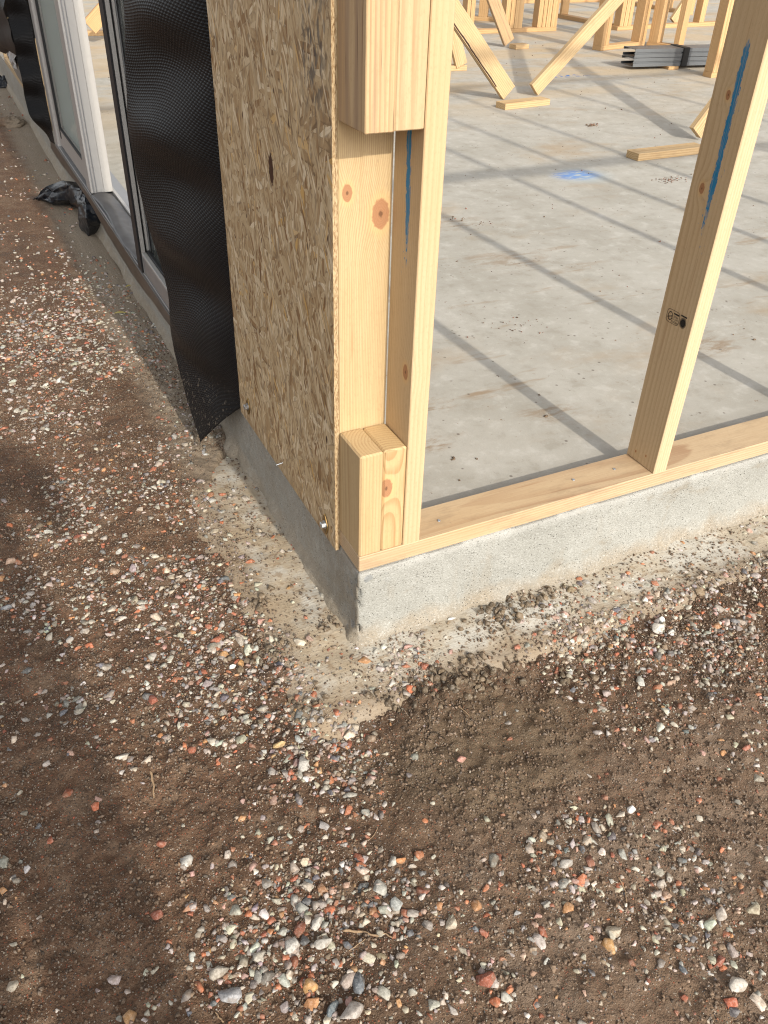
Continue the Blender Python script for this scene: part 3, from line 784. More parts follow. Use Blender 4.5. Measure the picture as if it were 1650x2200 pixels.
def ink_text(txt, u0, v0, wu, hv):
    cu = bpy.data.curves.new('t', 'FONT'); cu.body = txt; cu.resolution_u = 2
    ob = bpy.data.objects.new('t', cu); COL.objects.link(ob)
    me = bpy.data.meshes.new_from_object(ob.evaluated_get(bpy.context.evaluated_depsgraph_get()))
    bpy.data.objects.remove(ob)
    co = np.array([v.co[:] for v in me.vertices])
    mn, mx = co.min(0), co.max(0)
    for v in me.vertices:
        a = (v.co.x-mn[0])/(mx[0]-mn[0]); b = (v.co.y-mn[1])/(mx[1]-mn[1])
        # printed upside down: the stud stands on its head
        v.co = to_face(u0+wu*(1-a), v0+hv*b)
    o = mk('stamp_lettering', me, M['ink'], s1)
    o.matrix_parent_inverse = Matrix.Translation(s1.location).inverted()
bpy.context.view_layer.update()
ink_text('PINE', 0.56, 0.35, 0.34, 0.14)
ink_text('WETTS', 0.50, 0.54, 0.44, 0.13)
ink_text('MGP-3', 0.42, 0.74, 0.52, 0.16)

# ------------------------------------------------------------------ left wall frame with sheathing
lf = thing('wall_frame', 'left wall frame clad in strand board, with a knotty end stud at the corner', 'wall frame')
OS = 0.682
stick('bottom_plate', (0, 0.091, 0.0005), (Wd, OS, T), M['pine'], lf)
s2 = stick('stud', (0, 0.0912, T), (Wd, 0.1265, TOP), M['pine_straight'], lf)
s2['label'] = 'end stud with two round brown knots'
stick('stud', (0, 0.36, T), (Wd, 0.36+T, TOP), M['pine'], lf)
stick('stud', (0, OS-T, T), (Wd, OS, TOP), M['pine'], lf)
stick('top_plate', (0, 0.091, TOP+0.0005), (Wd, 6.0, TOP+T), M['pine'], lf)
stick('lintel', (0, OS, 2.10), (0.045, 3.6, 2.30), M['pine'], lf)
for y in (3.66, 4.2, 4.8, 5.4, 5.96):
    stick('stud', (0, y, T), (Wd, y+T, TOP), M['pine'], lf)
stick('bottom_plate', (0, 3.66, 0.0005), (Wd, 6.0, T-0.0005), M['pine'], lf)
# the panel: slightly ragged edges
bm = bmesh.new()
zs = np.linspace(-0.012, TOP, 130); ys = np.array([0.0915, 0.11, 0.3, 0.5, 0.66, OS])
XO, XI = -0.0088, -0.0006
def os_y(i, z, k):
    if i == 0: return 0.0915+0.0016*float(vnoise(np.array(z*70), np.array(1.5+k), 4))
    if i == len(ys)-1: return OS+0.002*float(vnoise(np.array(z*60), np.array(7.5+k), 4))
    return ys[i]
go = [[bm.verts.new((XO+0.0006*float(vnoise(np.array(z*40), np.array(y*40), 8)), os_y(i, z, 0), z)) for z in zs] for i, y in enumerate(ys)]
gi = [[bm.verts.new((XI, os_y(i, z, 3), z)) for z in zs] for i, y in enumerate(ys)]
n1, n2 = len(ys), len(zs)
for i in range(n1-1):
    for j in range(n2-1):
        bm.faces.new((go[i][j], go[i][j+1], go[i+1][j+1], go[i+1][j]))
        bm.faces.new((gi[i][j], gi[i+1][j], gi[i+1][j+1], gi[i][j+1]))
for j in range(n2-1):
    bm.faces.new((go[0][j], gi[0][j], gi[0][j+1], go[0][j+1])); bm.faces.new((go[-1][j], go[-1][j+1], gi[-1][j+1], gi[-1][j]))
for i in range(n1-1):
    bm.faces.new((go[i][0], go[i+1][0], gi[i+1][0], gi[i][0])); bm.faces.new((go[i][-1], gi[i][-1], gi[i+1][-1], go[i+1][-1]))
bmesh.ops.recalc_face_normals(bm, faces=bm.faces)
for f in bm.faces:
    if abs(f.normal.y) > 0.7: f.material_index = 1
me = bpy.data.meshes.new('panel'); bm.to_mesh(me); bm.free()
me.materials.append(M['osb']); me.materials.append(M['osb_edge'])
osb = mk('strand_board_panel', me, M['osb'], lf)
# hold-down bolts through the panel's foot: diamond washer and hexagon head
def washer_mesh():
    bm = bmesh.new()
    pts = []
    for i in range(40):
        t = 2*math.pi*i/40; c, s = math.cos(t), math.sin(t)
        r = 1.0/((abs(c)/0.0125)**1.25+(abs(s)/0.024)**1.25)**(1/1.25)
        pts.append((r*c, r*s))
    lo = [bm.verts.new((0, a, b)) for a, b in pts]; hi = [bm.verts.new((-0.002, a*0.96, b*0.96)) for a, b in pts]
    bm.faces.new(hi); bm.faces.new(lo[::-1])
    for i in range(40): bm.faces.new((lo[i], lo[(i+1) % 40], hi[(i+1) % 40], hi[i]))
    bmesh.ops.recalc_face_normals(bm, faces=bm.faces)
    me = bpy.data.meshes.new('washer'); bm.to_mesh(me); bm.free(); return me
def hex_mesh():
    bm = bmesh.new()
    bmesh.ops.create_cone(bm, cap_ends=True, segments=24, radius1=0.0088, radius2=0.0088, depth=0.0016, matrix=Matrix.Translation((0, 0, 0.0008)))
    bmesh.ops.create_cone(bm, cap_ends=True, segments=6, radius1=0.0072, radius2=0.0070, depth=0.0065, matrix=Matrix.Translation((0, 0, 0.0048)))
    bmesh.ops.create_cone(bm, cap_ends=True, segments=6, radius1=0.0070, radius2=0.0052, depth=0.0012, matrix=Matrix.Translation((0, 0, 0.0086)))
    bmesh.ops.rotate(bm, verts=bm.verts, cent=(0, 0, 0), matrix=Matrix.Rotation(-math.pi/2, 3, 'Y'))
    me = bpy.data.meshes.new('hex'); bm.to_mesh(me); bm.free(); return me
wm_, hm_ = washer_mesh(), hex_mesh()
for p, rz in (((699, 1126), -0.12), ((533, 873), 0.1)):
    q = onx(p, XO-0.002)
    w = mk('bolt_washer', wm_, M['passivated'], lf, (XO-0.0012, q[1], q[2]), (rz, 0, 0))
    mk('bolt_head', hm_, M['zinc'], w, (-0.002, 0, 0), (0.25, 0, 0))
q = onx((607, 995), XO)
nb = bmesh.new(); bmesh.ops.create_cone(nb, cap_ends=True, segments=8, radius1=0.0012, radius2=0.0012, depth=0.016)
me = bpy.data.meshes.new('nail'); nb.to_mesh(me); nb.free()
mk('bent_nail', me, M['zinc'], lf, (XO-0.007, q[1], q[2]), (0.2, 1.35, 0.1))

# ------------------------------------------------------------------ membrane flap beside the panel
FE = [(1.30, 1.045), (1.05, 1.05), (0.83, 1.04), (0.68, 1.08), (0.545, 1.065), (0.445, 1.085), (0.31, 1.045), (0.172, 1.0), (0.03, 0.99), (-0.08, 0.90), (-0.150, 0.815)]
def sheet(name, P00, mat, thick, label=None, cat=None, uvw=None):
    """P00: array (nu, nv, 3) -> a sheet with two faces and real thickness"""
    nu, nv = P00.shape[:2]
    me = mesh_np(name, P00.reshape(-1, 3), grid_faces(nu, nv), True)
    me.materials.append(mat)
    uvl = me.uv_layers.new(name='UVMap')
    li = np.zeros(len(me.loops), dtype=np.int32); me.loops.foreach_get('vertex_index', li)
    du = np.concatenate([np.zeros((1, nv)), np.cumsum(np.linalg.norm(np.diff(P00, axis=0), axis=-1), 0)], 0)
    dv = np.concatenate([np.zeros((nu, 1)), np.cumsum(np.linalg.norm(np.diff(P00, axis=1), axis=-1), 1)], 1)
    uvs = np.stack([du.ravel(), dv.ravel()], -1)[li]
    uvl.data.foreach_set('uv', uvs.astype(np.float32).ravel())
    o = mk(name, me)
    md = o.modifiers.new('thickness', 'SOLIDIFY'); md.thickness = thick; md.offset = 0
    if label: tag(o, label, cat)
    return o
fz = np.array([a for a, _ in FE])[::-1]; fy = np.array([b for _, b in FE])[::-1]
nu, nv = 60, 190
s_ = np.linspace(0, 1, nu)[:, None]; t_ = np.linspace(0, 1, nv)[None, :]
zh = 1.30 + (0.0-1.30)*t_          # along the fixed edge
ztip = -0.155
ze = 1.30 + (ztip-1.30)*t_         # along the loose edge
Z = zh*(1-s_)+ze*s_
ye = np.interp(ze, fz, fy)
Y = 0.6845*(1-s_) + ye*s_
xe = -0.098 + 0.012*np.sin(ze*9.0) + 0.02*sstep(0.1, -0.15, ze)
fold = 0.0155*np.sin(2*math.pi*(Z/0.235)+0.9+1.1*s_) + 0.003*np.sin(2*math.pi*(Z/0.125)+2.0-1.6*s_)
X = -0.004 + (xe+0.004)*np.power(s_, 0.75) + fold*np.sin(math.pi*np.clip(s_*0.9+0.06, 0, 1))*sstep(-0.12, 0.12, Z)
X = X + 0.003*fbm(Z*7, Y*5, 3, 33)*s_
mem = sheet('membrane_flap', np.stack([X+0*Z, Y+0*Z, Z], -1), M['membrane'], 0.0011,
            'black embossed damp proof membrane hanging loose in folds beside the strand board', 'membrane')

# ------------------------------------------------------------------ sliding door set in the left wall
AL, AD, GK, GL = M['aluminium'], M['aluminium_dark'], M['gasket'], M['glass']
door = thing('sliding_door', 'grey aluminium sliding door standing half open in the left wall', 'door')
DY0, DY1, DT = 0.76, 3.45, 2.08
box('sill', (-0.032, DY0, 0.0008), (0.11, DY1, 0.020), AD, door)
box('sill_track', (-0.012, DY0, 0.020), (-0.002, DY1, 0.031), AL, door)
box('sill_track', (0.050, DY0, 0.020), (0.062, DY1, 0.036), AL, door)
box('head', (-0.032, DY0, DT), (0.11, DY1, DT+0.05), AL, door)
# far jamb and the sash parked against it
box('jamb', (-0.032, 3.36, 0.020), (0.03, DY1, DT), AL, door)
fs = box('sash_stile', (-0.022, 3.28, 0.035), (0.022, 3.352, DT-0.01), AL, door)
box('gasket', (-0.024, 3.2525, 0.075), (-0.015, 3.2795, DT-0.02), GK, door)
ns = box('sash_stile', (-0.033, 2.50, 0.032), (0.052, 2.60, DT-0.01), AL, door)
for (x0, x1) in ((-0.024, -0.020), (-0.012, -0.009), (0.018, 0.030)):      # grooves and beads on the meeting face
    box('stile_bead', (x0, 2.4955, 0.034), (x1, 2.501, DT-0.01), AL if x1-x0 > 0.005 else AD, door, bev=0.0005)
box('sash_rail', (-0.022, 2.60, 0.035), (0.022, 3.28, 0.115), AL, door)
box('sash_rail', (-0.024, 2.60, 0.1155), (-0.014, 3.28, 0.124), GK, door)
box('sash_rail', (-0.022, 2.60, DT-0.09), (0.022, 3.28, DT-0.01), AL, door)
box('glass_pane', (-0.004, 2.59, 0.10), (0.002, 3.29, DT-0.08), M['hazed_glass'], door, bev=0)
# near sash: interlocking stiles with dark channels between, bottom rail, glass
for (x0, x1, y0, m) in ((-0.036, -0.0305, 1.606, GK), (-0.030, -0.0185, 1.600, AL), (-0.018, -0.0125, 1.612, GK), (-0.012, -0.0045, 1.602, AL), (-0.004, 0.0005, 1.606, AD), (0.001, 0.0105, 1.616, GK), (0.011, 0.022, 1.600, AL)):
    box('interlock_stile' if m is not GK else 'channel_gasket', (x0, y0, 0.0205), (x1, 1.665, DT-0.01), m, door, bev=0.0006)
box('bottom_rail', (-0.030, DY0+0.05, 0.0215), (0.02, 1.5985, 0.078), AD, door)
box('rail_bead', (-0.031, DY0+0.05, 0.0785), (-0.016, 1.5985, 0.088), AL, door)
box('channel_gasket', (-0.0155, DY0+0.05, 0.0785), (-0.004, 1.5985, 0.093), GK, door)
box('glass_pane', (0.003, DY0+0.05, 0.0785), (0.009, 1.599, DT-0.08), GL, door, bev=0)
box('jamb', (0.004, DY0, 0.0205), (0.10, DY0+0.049, DT), AL, door)
# dark tape laid over the open part of the sill and the flashing under its lip
ty = np.linspace(1.67, 2.49, 60); tx = np.linspace(-0.034, 0.045, 12)
TX, TY = np.meshgrid(tx, ty, indexing='ij')
TZ = 0.026 + 0.010*np.exp(-((TX-0.0)/0.028)**2) + 0.004*fbm(TX*40, TY*14, 3, 71)
tape = sheet('sill_tape', np.stack([TX + 0.008*np.sin(TY*9), TY, TZ], -1), M['tape'], 0.0012)
tape.parent = door
fy_ = np.linspace(0.80, 3.62, 150); fk = np.linspace(0, 1, 8)
FK, FY = np.meshgrid(fk, fy_, indexing='ij')
FX = -0.0335 - 0.006*FK + 0.004*fbm(FY*6, FK*2, 3, 72)*FK
FZ = 0.010 - FK*(0.040+0.016*np.sin(FY*4.1)*FK)
fl = sheet('sill_flashing', np.stack([FX, FY, FZ], -1), M['flash'], 0.0012)
fl.parent = door

# ------------------------------------------------------------------ second membrane strip, bundle and board beyond the door
zz = np.linspace(1.2, 0.010, 120)[None, :]; uu = np.linspace(0, 1, 16)[:, None]
wl = np.interp(zz, [0.0, 0.05, 0.2, 0.4, 0.6, 1.3], [3.42, 3.45, 3.49, 3.50, 3.52, 3.52])
Yw = 3.355 + 0.105*1.0 + 0*zz + uu*0.0
Xw = -0.036 - 0.085*uu + 0.010*np.sin(2*math.pi*zz/0.17+0.5)*np.sin(math.pi*np.clip(uu, 0, 1)) + 0*zz
Yw = 3.455 + 0.06*uu + 0.016*np.sin(2*math.pi*zz/0.165)*(0.3+uu) + 0*zz
# the foot narrows to a point
taper = sstep(0.0, 0.14, zz-0.010)
Xw = -0.036 + (Xw+0.036)*(0.15+0.85*taper)
wrap = sheet('membrane_strip', np.stack([Xw, Yw, zz+0*Yw], -1), M['membrane'], 0.0012, 'narrow black membrane strip hanging down the far door jamb', 'membrane')
# bundle
th = np.linspace(0, 2*math.pi, 40)[:, None]; ll = np.linspace(0, 1, 40)[None, :]
bc0 = np.array([-0.06, 3.62, 0.50]); bc1 = np.array([-0.20, 5.0, 0.44])
rad = (0.115+0.04*fbm(th*1.6, ll*6, 3, 81)+0.018*np.sin(th*3+ll*9))*(1-0.4*np.abs(ll-0.5)**2)
BXc = bc0[0]+(bc1[0]-bc0[0])*ll + rad*0.7*np.cos(th); BYc = bc0[1]+(bc1[1]-bc0[1])*ll; BZc = bc0[2]+(bc1[2]-bc0[2])*ll+rad*1.35*np.sin(th)+0.03*np.sin(ll*8)
V = np.stack([BXc, BYc+0*BXc, BZc], -1)
caps = np.array([[V[:, 0].mean(0)], [V[:, -1].mean(0)]])
me = mesh_np('membrane_bundle', V.reshape(-1, 3), grid_faces(40, 40), True)
tag(mk('membrane_bundle', me, M['strap']), 'bunched black membrane roll tied against the far wall, upper left', 'membrane')
# warped grey board
by = np.linspace(3.70, 5.45, 40)[:, None]; bk = np.linspace(0, 1, 14)[None, :]
bzlo = np.interp(by, [3.70, 3.95, 4.35, 5.45], [0.02, 0.05, 0.085, 0.115]) ; bzhi = np.interp(by, [3.70, 3.92, 4.2, 5.0, 5.45], [0.22, 0.275, 0.295, 0.25, 0.20])
BZ = bzlo+(bzhi-bzlo)*bk; BX = -0.02-0.010*np.sin(by*3)+0.0*bk - 0.012*bk*(1-bk); BY = by+0*bk
sheet('grey_board', np.stack([BX, BY, BZ], -1), M['board'], 0.006, 'warped grey building board fixed low on the wall beyond the door', 'board')
sc_ = np.random.default_rng(3)
wy = np.linspace(4.55, 4.95, 12)[:, None]; wk = np.linspace(0, 1, 10)[None, :]
sheet('white_scrap', np.stack([-0.045-0.03*fbm(wy*30, wk*4, 3, 5), wy+0*wk, 0.17+0.10*wk+0.02*np.sin(wy*40)], -1), M['white_film'], 0.001, 'crumpled white plastic scrap hanging over the grey board', 'plastic scrap')

# crumpled black film lying under the sill
def patch(name, rows, mat, lab, cat, amp=0.02, seed=0, n=46):
    C = np.array([[list(onz((p[0], p[1]), GZ+p[2])) for p in r] for r in rows])
    a, b = C.shape[:2]
    u = np.linspace(0, a-1, n); v = np.linspace(0, b-1, n)
    def lerp(C, t):
        i = np.clip(np.floor(t).astype(int), 0, C.shape[0]-2); f = (t-i); f = f*f*(3-2*f)
        f = f[(...,)+(None,)*(C.ndim-1)]
        return C[i]*(1-f)+C[i+1]*f
    G = lerp(C, u); G = np.swapaxes(lerp(np.swapaxes(G, 0, 1), v), 0, 1)
    uu, vv = np.meshgrid(u, v, indexing='ij')
    r = np.abs(fbm(uu*2.2+seed, vv*2.2, 3, seed+40))
    G[..., 2] += amp*(0.3-r)*2*np.sin(np.linspace(0, math.pi, n))[:, None]
    G[..., 0] += amp*0.7*fbm(uu*3, vv*3, 3, seed+60)
    return sheet(name, G, mat, 0.0018, lab, cat)
patch('crumpled_film', [[(73, 428, .004), (98, 402, .07), (135, 388, .11), (172, 392, .12), (208, 412, .14)],
                        [(78, 428, .004), (108, 412, .06), (146, 402, .12), (176, 405, .15), (212, 425, .15)],
                        [(84, 428, .002), (112, 434, .03), (148, 432, .05), (176, 432, .12), (216, 448, .13)],
                        [(90, 429, .000), (116, 441, .00), (152, 441, .00), (172, 452, .03), (222, 470, .08)]], M['film'],
      'crumpled dusty black plastic film spread on the gravel below the sill', 'plastic film', 0.02, 3)
patch('plastic_fold', [[(160, 416, .12), (183, 414, .14), (208, 428, .14)], [(166, 440, .10), (184, 440, .13), (216, 455, .12)], [(168, 468, .05), (186, 470, .10), (224, 480, .06)], [(172, 492, .01), (192, 507, .00), (222, 494, .00)]], M['film'],
      'stiff black plastic fold hanging from the sill to a point on the ground', 'plastic film', 0.012, 9)
for p, r, lab in (((10, 182), 0.10, 'dark earthy lump by the far end of the wall'), ((52, 215), 0.055, 'grey plastic offcut leaning on the far slab edge'), ((25, 268), 0.085, 'clump of dark fibrous turf on the gravel near the photo edge')):
    rows = []
    c = onz(p, GZ)
    g = []
    for i in range(14):
        row = []
        for j in range(22):
            phi = (i/13)*math.pi/2; t = 2*math.pi*j/21
            rr = r*(1+0.5*float(fbm(np.array(3*math.cos(t)+p[0]), np.array(3*math.sin(t)+i*.5), 3, 12)))
            row.append((c[0]+rr*math.sin(phi)*math.cos(t), c[1]+1.3*rr*math.sin(phi)*math.sin(t), GZ-0.01+0.6*rr*math.cos(phi)))
        g.append(row)
    G = np.array(g)
    nm = 'plastic_offcut' if 'offcut' in lab else 'soil_clump'
    me = mesh_np(nm, G.reshape(-1, 3), grid_faces(14, 22), True)
    tag(mk(nm, me, M['film'] if 'offcut' in lab or 'dark earthy' in lab else M['soil']), lab, 'offcut' if 'offcut' in lab else 'clump')

# ------------------------------------------------------------------ inside the house: braces, blocks, frames
def floor_block(p_fl, p_fr, lab, d=0.09, h=0.035, mat='pine_brace'):
    a = onz(p_fl); b = onz(p_fr)
    v = np.array([b[0]-a[0], b[1]-a[1]]); L = np.linalg.norm(v); an = math.atan2(v[1], v[0])
    me = box_mesh(h, d, L, 0.0015)
    o = mk('floor_block', me, M[mat])
    c = (a+b)/2 + np.array([-math.sin(an), math.cos(an), 0])*d/2
    o.matrix_world = Matrix.Translation((c[0], c[1], h/2+0.0006)) @ Matrix.Rotation(an, 4, 'Z') @ Matrix.Rotation(math.pi/2, 4, 'Y')
    return tag(o, lab, 'timber block', 'timber blocks nailed to the slab')
floor_block((1085, 237), (1181, 226), 'short pine block where two sloping braces meet in a V')
floor_block((1370, 347), (1515, 330), 'long pine block half hidden behind the blue-marked stud')
floor_block((1108, 107), (1136, 105), 'small pine block at the foot of the darker, steeper brace')
floor_block((960, 154), (1003, 152), 'small pine block peeping out beside the corner stud')
def brace(p_foot, y, slope, sgn, L, lab, mat='pine_brace', w=0.09):
    f = ony(p_foot, y); f[2] = max(f[2], 0.037)
    d = Vector((sgn*math.cos(slope), 0, math.sin(slope)))
    a = Vector(f); o = bar('timber_brace', a, a+d*L, w, 0.035, M[mat], wide=(-sgn*math.sin(slope), 0, math.cos(slope)))
    return tag(o, lab, 'timber brace', 'temporary timber braces')
R_ = math.radians
bl = brace((1091, 200), 3.80, R_(46), -1, 2.3, 'left arm of the V, honey-coloured brace with a dark bark edge', w=0.105)
V = []
for i in range(60):
    zb = 0.10+i*0.011; d_ = 0.004+0.010*abs(float(fbm(np.array(zb*9), np.array(2.0), 3, 66)))
    for yb in (-0.0165, -0.019, 0.019, 0.0165):
        V.append((-0.0525+(d_+0.006 if abs(yb) > 0.018 else -0.0012), yb, zb))
bk_ = mk('bark_edge', mesh_np('bark', np.array(V), grid_faces(60, 4), False), M['bark'], bl)
brace((1146, 196), 3.83, R_(42), 1, 2.5, 'right arm of the V, long pale brace rising to the right', w=0.085)
brace((1490, 300), 2.52, R_(52), 1, 2.2, 'short visible brace end behind the blue-marked stud', w=0.09)
brace((1092, 100), 5.74, R_(58), -1, 2.2, 'steeper, darker brace behind the V, leaning left', 'pine_old', w=0.10)
brace((1444, 54), 6.62, R_(55), 1, 2.2, 'most distant brace, foot resting on the far plate', w=0.10)
brace((990, 146), 4.80, R_(112), 1, 1.8, 'brace foot mostly hidden by the corner stud', w=0.09)

def frame(lab, x0, y0, x1, y1, items, h=2.4):
    """wall frame standing on the floor; items: (distance from start, width, base height, depth)"""
    v = np.array([x1-x0, y1-y0]); L = np.linalg.norm(v); an = math.atan2(v[1], v[0])
    e = thing('wall_frame', lab, 'wall frame', (x0, y0, 0.0006), 'interior wall frames')
    e.rotation_euler = (0, 0, an)
    stick('bottom_plate', (0, 0, 0), (L, 0.09, 0.035), M['pine_far'], e)
    stick('top_plate', (0, 0, h), (L, 0.09, h+0.035), M['pine_far'], e)
    for (s, w, nm, z1) in items:
        stick(nm, (s, 0.0, 0.0355), (s+w, 0.09, z1), M['pine_far'], e)
    return e
S = 0.0355
a = onz((1012, 75)); b = onz((1195, 67))
gl_ = [(0.02, S, 'stud', 2.4)]
L1 = b[0]-(a[0]-0.9)
frame('far wall frame ending in two triple studs, behind the steep brace', a[0]-0.9, b[1]-0.02, b[0], b[1]+0.0,
      [(0.3, S, 'stud', 2.4), (0.86, S, 'stud', 2.4), (0.90, 0.045, 'stud', 2.4), (L1-0.60, 0.05, 'stud', 2.4), (L1-0.545, 0.045, 'block', 0.36), (L1-0.495, 0.09, 'stud', 2.4),
       (L1-0.23, 0.05, 'stud', 2.4), (L1-0.175, 0.04, 'stud', 2.4), (L1-0.13, 0.05, 'block', 0.45), (L1-0.075, 0.072, 'stud', 2.4)])
a = onz((1018, 40)); b = onz((1068, 47))
frame('faraway wall frame glimpsed between the far studs', a[0]-0.6, a[1]+0.3, b[0], b[1], [(0.3, S, 'stud', 2.4), (0.72, 0.09, 'stud', 2.4)])
a = onz((1290, 110)); b = onz((1384, 99))
v = (b-a); L2 = float(np.linalg.norm(v))
frame('nook wall frame with a thick corner post, behind the steel bundle', a[0], a[1], b[0], b[1], [(-0.0, 0.05, 'stud', 2.4), (0.055, 0.045, 'stud', 2.4), (L2-0.09, 0.045, 'stud', 2.4), (L2-0.04, 0.04, 'stud', 2.4)])
c = onz((1465, 110))
frame('short return wall frame running toward the steel bundle', b[0]+0.02, b[1], c[0]+0.02, c[1]-0.05, [(0.012, 0.09, 'stud', 2.4), (0.26, 0.05, 'stud', 2.4)])
a = onz((1326, 66)); b = onz((1600, 52))
L3 = float(np.linalg.norm(b-a))
frame('back wall frame with triple end studs, behind the nook', a[0], a[1], b[0], b[1], [(0.02, 0.05, 'stud', 2.4), (0.075, 0.05, 'stud', 2.4), (0.13, 0.045, 'stud', 2.4), (0.62, S, 'stud', 2.4), (1.13, 0.07, 'stud', 2.4), (1.5, S, 'stud', 2.4)])
a = onz((1255, 50)); b = onz((1318, 62))
frame('distant wall frame stub left of the triple studs', a[0], a[1]+0.5, b[0], b[1]+0.05, [(0.05, S, 'stud', 2.4)])
a = onz((1527, 168)); b = onz((1556, 172))
frame('nearer wall frame end of doubled studs right of the steel bundle', a[0]+0.0, a[1], a[0]+1.5, a[1]-0.04, [(0.004, 0.048, 'stud', 2.4), (0.055, 0.045, 'stud', 2.4), (0.104, 0.04, 'block', 0.42), (0.6, S, 'stud', 2.4)])
# frames further back so that the house goes on
for i, (x0, y0, x1, y1) in enumerate(((6.2, 8.8, 9.5, 8.8), (3.4, 9.6, 5.8, 9.6), (7.6, 7.4, 7.6, 9.2))):
    n = 6; L = math.hypot(x1-x0, y1-y0)
    frame(('distant wall frame at the far right of the floor', 'distant wall frame crossing the top of the floor', 'distant wall frame standing end-on at far right')[i], x0, y0, x1, y1, [(k*(L-S)/(n-1), S, 'stud', 2.4) for k in range(n)])
# seen through the open door
a = onz((176, 77)); b = onz((240, 79))
frame('wall frame plate seen through the open door', a[0]-0.4, a[1], b[0]+0.9, b[1], [(0.02, S, 'stud', 2.4), (1.35, S, 'stud', 2.4)])
brace((192, 58), 6.7, R_(40), 1, 2.0, 'orange-toned brace seen through the open door', 'pine_far', w=0.12)

# bundle of steel purlins
sb = thing('steel_bundle', 'two stacked grey steel channel lengths strapped together on the slab', 'steel channels')
st = onz((1358, 151)); sdv = onz((1533, 146)) - st; sdv /= np.linalg.norm(sdv); sn = np.array([-sdv[1], sdv[0], 0])
def channel(z0, hh, dep, L, wall=0.004):
    """lipped channel lying on its side: web front, lips at the back"""
    prof = [(0, 0), (dep, 0), (dep, 0.018), (dep-wall, 0.018), (dep-wall, wall), (wall, wall), (wall, hh*0.42), (0.010, hh*0.46), (0.010, hh*0.54), (wall, hh*0.58), (wall, hh-wall), (dep-wall, hh-wall), (dep-wall, hh-0.018), (dep, hh-0.018), (dep, hh), (0, hh), (0, hh*0.6), (0.006, hh*0.55), (0.006, hh*0.45), (0, hh*0.4)]
    bm = bmesh.new()
    r0 = [bm.verts.new(tuple(st+sn*a+np.array([0, 0, z0+b]))) for a, b in prof]
    r1 = [bm.verts.new(tuple(st+sdv*L+sn*a+np.array([0, 0, z0+b]))) for a, b in prof]
    n = len(prof)
    for i in range(n): bm.faces.new((r0[i], r0[(i+1) % n], r1[(i+1) % n], r1[i]))
    bm.faces.new(r0[::-1]); bm.faces.new(r1)
    bmesh.ops.recalc_face_normals(bm, faces=bm.faces)
    me = bpy.data.meshes.new('channel'); bm.to_mesh(me); bm.free(); return me
mk('steel_channel', channel(0.022, 0.058, 0.17, 3.2), M['steel'], sb)
mk('steel_channel', channel(0.083, 0.058, 0.165, 3.2), M['steel'], sb)
for t in (0.45, 2.2):
    c = st+sdv*t
    bmm = bmesh.new()
    bmesh.ops.create_cube(bmm, size=1); bmesh.ops.scale(bmm, vec=(0.055, 0.19, 0.130), verts=bmm.verts)
    bmesh.ops.bevel(bmm, geom=bmm.edges[:], offset=0.004, segments=1, affect='EDGES')
    me = bpy.data.meshes.new('strap'); bmm.to_mesh(me); bmm.free()
    o = mk('strap', me, M['strap'], sb, tuple(c+sn*0.085+np.array([0, 0, 0.082])), (0, 0, math.atan2(sdv[1], sdv[0])))
for t in (0.35, 2.4):
    c = st+sdv*t+sn*0.085
    o = mk('bearer', box_mesh(0.09, 0.22, 0.021, 0.001), M['pine_far'], sb, tuple(c+np.array([0, 0, 0.0112])), (0, 0, math.atan2(sdv[1], sdv[0])))

# ------------------------------------------------------------------ gravel
def cut_stone(sub, seed, flat=0.62):
    r = np.random.default_rng(seed)
    bm = bmesh.new(); bmesh.ops.create_icosphere(bm, subdivisions=sub, radius=1.0)
    v = np.array([x.co[:] for x in bm.verts]); bm.faces.ensure_lookup_table()
    f = np.array([[q.index for q in x.verts] for x in bm.faces]); bm.free()
    for k in range(r.integers(8, 13)):
        n = r.normal(size=3); n /= np.linalg.norm(n); d = r.uniform(0.48, 0.80)
        over = np.maximum(v@n-d, 0); v = v-over[:, None]*n
    v = v*(1+0.025*r.normal(size=(len(v), 1)))
    v = v*np.array([1.0, r.uniform(0.62, 0.95), flat*r.uniform(0.75, 1.15)])
    return v/np.abs(v).max(), f
PAL = np.array([(0.42, 0.39, 0.345), (0.48, 0.42, 0.335), (0.36, 0.325, 0.275), (0.25, 0.235, 0.215), (0.095, 0.105, 0.118), (0.30, 0.080, 0.036), (0.40, 0.125, 0.05), (0.43, 0.215, 0.085),
                (0.42, 0.25, 0.205), (0.58, 0.555, 0.505), (0.20, 0.185, 0.17), (0.24, 0.165, 0.11)])
PW = {'big': np.array([20, 16, 16, 10, 7, 6, 5, 4, 4, 4, 4, 4.]), 'med': np.array([18, 14, 15, 9, 6, 11, 8, 4, 4, 4, 4, 4.]), 'fine': np.array([8, 9, 10, 7, 6, 6, 5, 3, 2, 2, 7, 60.])}
